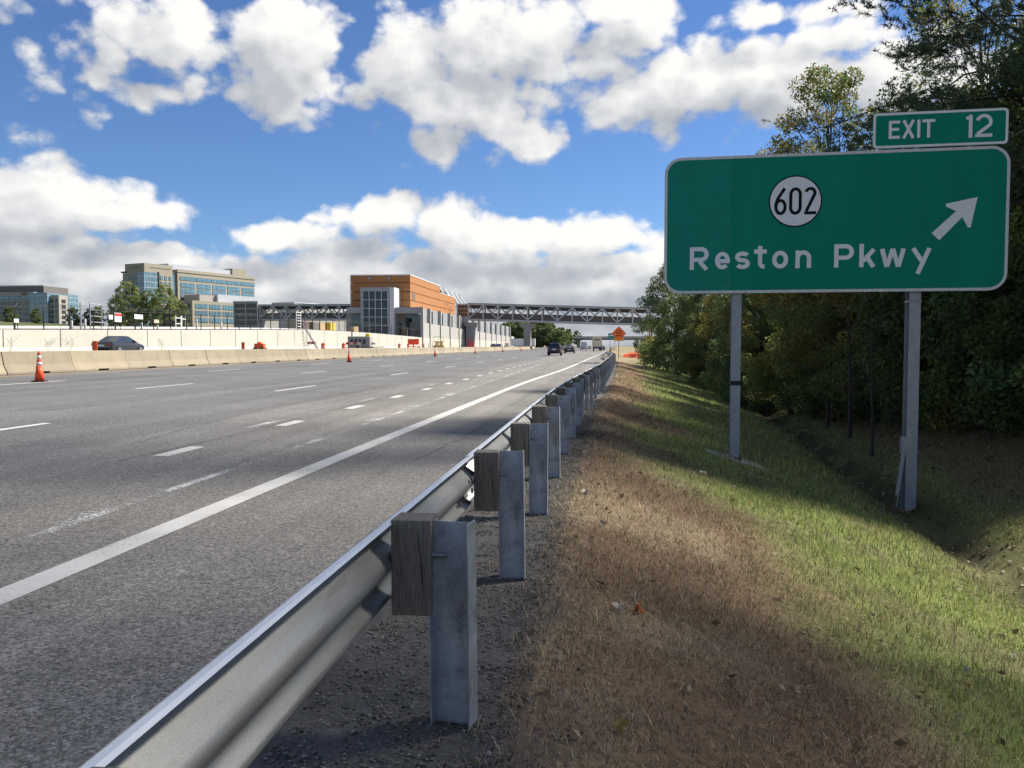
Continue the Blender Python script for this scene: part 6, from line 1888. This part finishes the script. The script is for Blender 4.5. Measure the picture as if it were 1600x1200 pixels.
def build_leaves():
    def lobed(size, seed, col):
        g = np.random.default_rng(seed)
        n = 22; vs = [(0, 0, .01)]
        for i in range(n):
            a = 2 * math.pi * i / n
            r = size * (.62 + .38 * math.cos(5 * a) ) * g.uniform(.85, 1.1)
            vs.append((r * math.cos(a) * 1.3, r * math.sin(a), .012 * math.sin(a * 2.3) * 2 + abs(r) * .22 * math.cos(a * 2)))
        v = np.array(vs); f = np.array([(0, 1 + i, 1 + (i + 1) % n) for i in range(n)])
        return np_mesh('blade', v, f, 'dry_leaf', np.array([col] * (n + 1)))
    spots = [(968, 956, .075, (.50, .42, .33), 'pale curled oak leaf lying on the brown grass'), (998, 959, .055, (.42, .11, .03), 'orange dead leaf beside the pale curled leaf'),
             (970, 1144, .05, (.36, .27, .09), 'yellow leaf on the brown grass at bottom centre'), (993, 938, .03, (.42, .33, .27), 'small pinkish leaf just above the orange leaf'),
             (1097, 742, .14, (.50, .46, .40), 'pale scrap on the slope left of the left sign post'), (944, 823, .05, (.40, .30, .22), 'tan leaf on the brown grass near the rail'),
             (1582, 1032, .06, (.44, .40, .28), 'pale leaf on green grass near the right edge'), (1512, 1054, .05, (.40, .38, .26), 'pale leaf left of the one near the right edge'),
             (915, 772, .09, (.46, .40, .31), 'pale leaf at the gravel edge by the rail posts'), (1073, 1084, .04, (.40, .32, .2), 'small tan leaf low on the brown grass')]
    for i, (px, py, sz, col, lab) in enumerate(spots):
        y = 3.0
        lo, hi = 1.5, 40.0
        for _ in range(40):
            m_ = (lo + hi) / 2; q = P(px, py, m_)
            if q.z > float(ground_z(q.x, q.y)): lo = m_
            else: hi = m_
        q = P(px, py, lo)
        o = thing('fallen_leaf', lab, 'leaf', (q.x, q.y, float(ground_z(q.x, q.y)) + .03), i * 1.1, 'fallen leaves on the slope')
        link('blade', lobed(sz * .62, 40 + i, col), o)
        MB().tube([(sz * .6, 0, .01), (sz * 1.1, .01, .0)], .002, 5).obj('stalk', 'plywood', o)
    g = np.random.default_rng(8)
    n = 2600
    y = 2.2 + 32 * g.uniform(size=n) ** 1.3
    sd = ditch_s(y)
    s = np.where(g.uniform(size=n) < .22, g.uniform(0, 1, n) * sd, sd + g.normal(size=n) * 1.0 + .9)
    s = np.clip(s, .1, 9); x = s + rail_x(y) + .40
    c = np.stack([x, y, ground_z(x, y) + .025], -1)
    v, f = leaf_quads(c, .028, g, 1.4, .6)
    k = 1 + .03 * y
    cc = np.repeat(c, 4, 0); v = cc + (v - cc) * np.repeat(k, 4)[:, None]
    pal = np.array([(.17, .11, .06), (.24, .17, .09), (.12, .075, .045), (.30, .24, .15), (.2, .12, .05)])
    tag(link('leaf_litter', np_mesh('leaf_litter', v, f, 'dry_leaf', np.repeat(pal[g.integers(5, size=n)] * g.uniform(.6, 1.2, (n, 1)), 4, 0))), 'small dead leaves scattered along the ditch and bank', 'leaves', None, 'stuff')
    # weeds growing on the access road by the far wall
    for i, (px, lab) in enumerate(((15, 'thin dry weed over the barrier at far left'), (75, 'dry weed over the barrier left of the grey sedan, nearer edge'), (108, 'dry weed over the barrier nearest the grey sedan'), (252, 'dry weed over the barrier right of the grey sedan'))):
        yy = YAT(px, -41)
        o = thing('dry_weed', lab, 'weed', (-41, yy, float(road_z(-41))), i)
        r = random.Random(i)
        for k in range(7):
            MB().tube([(0, 0, 0), (r.uniform(-.2, .2), r.uniform(-.3, .3), .7), (r.uniform(-.5, .5), r.uniform(-.8, .8), r.uniform(.9, 1.5))], .008, 4, False).obj('stem', 'bark_pale', o)
build_grass(); build_gravel(); build_leaves()
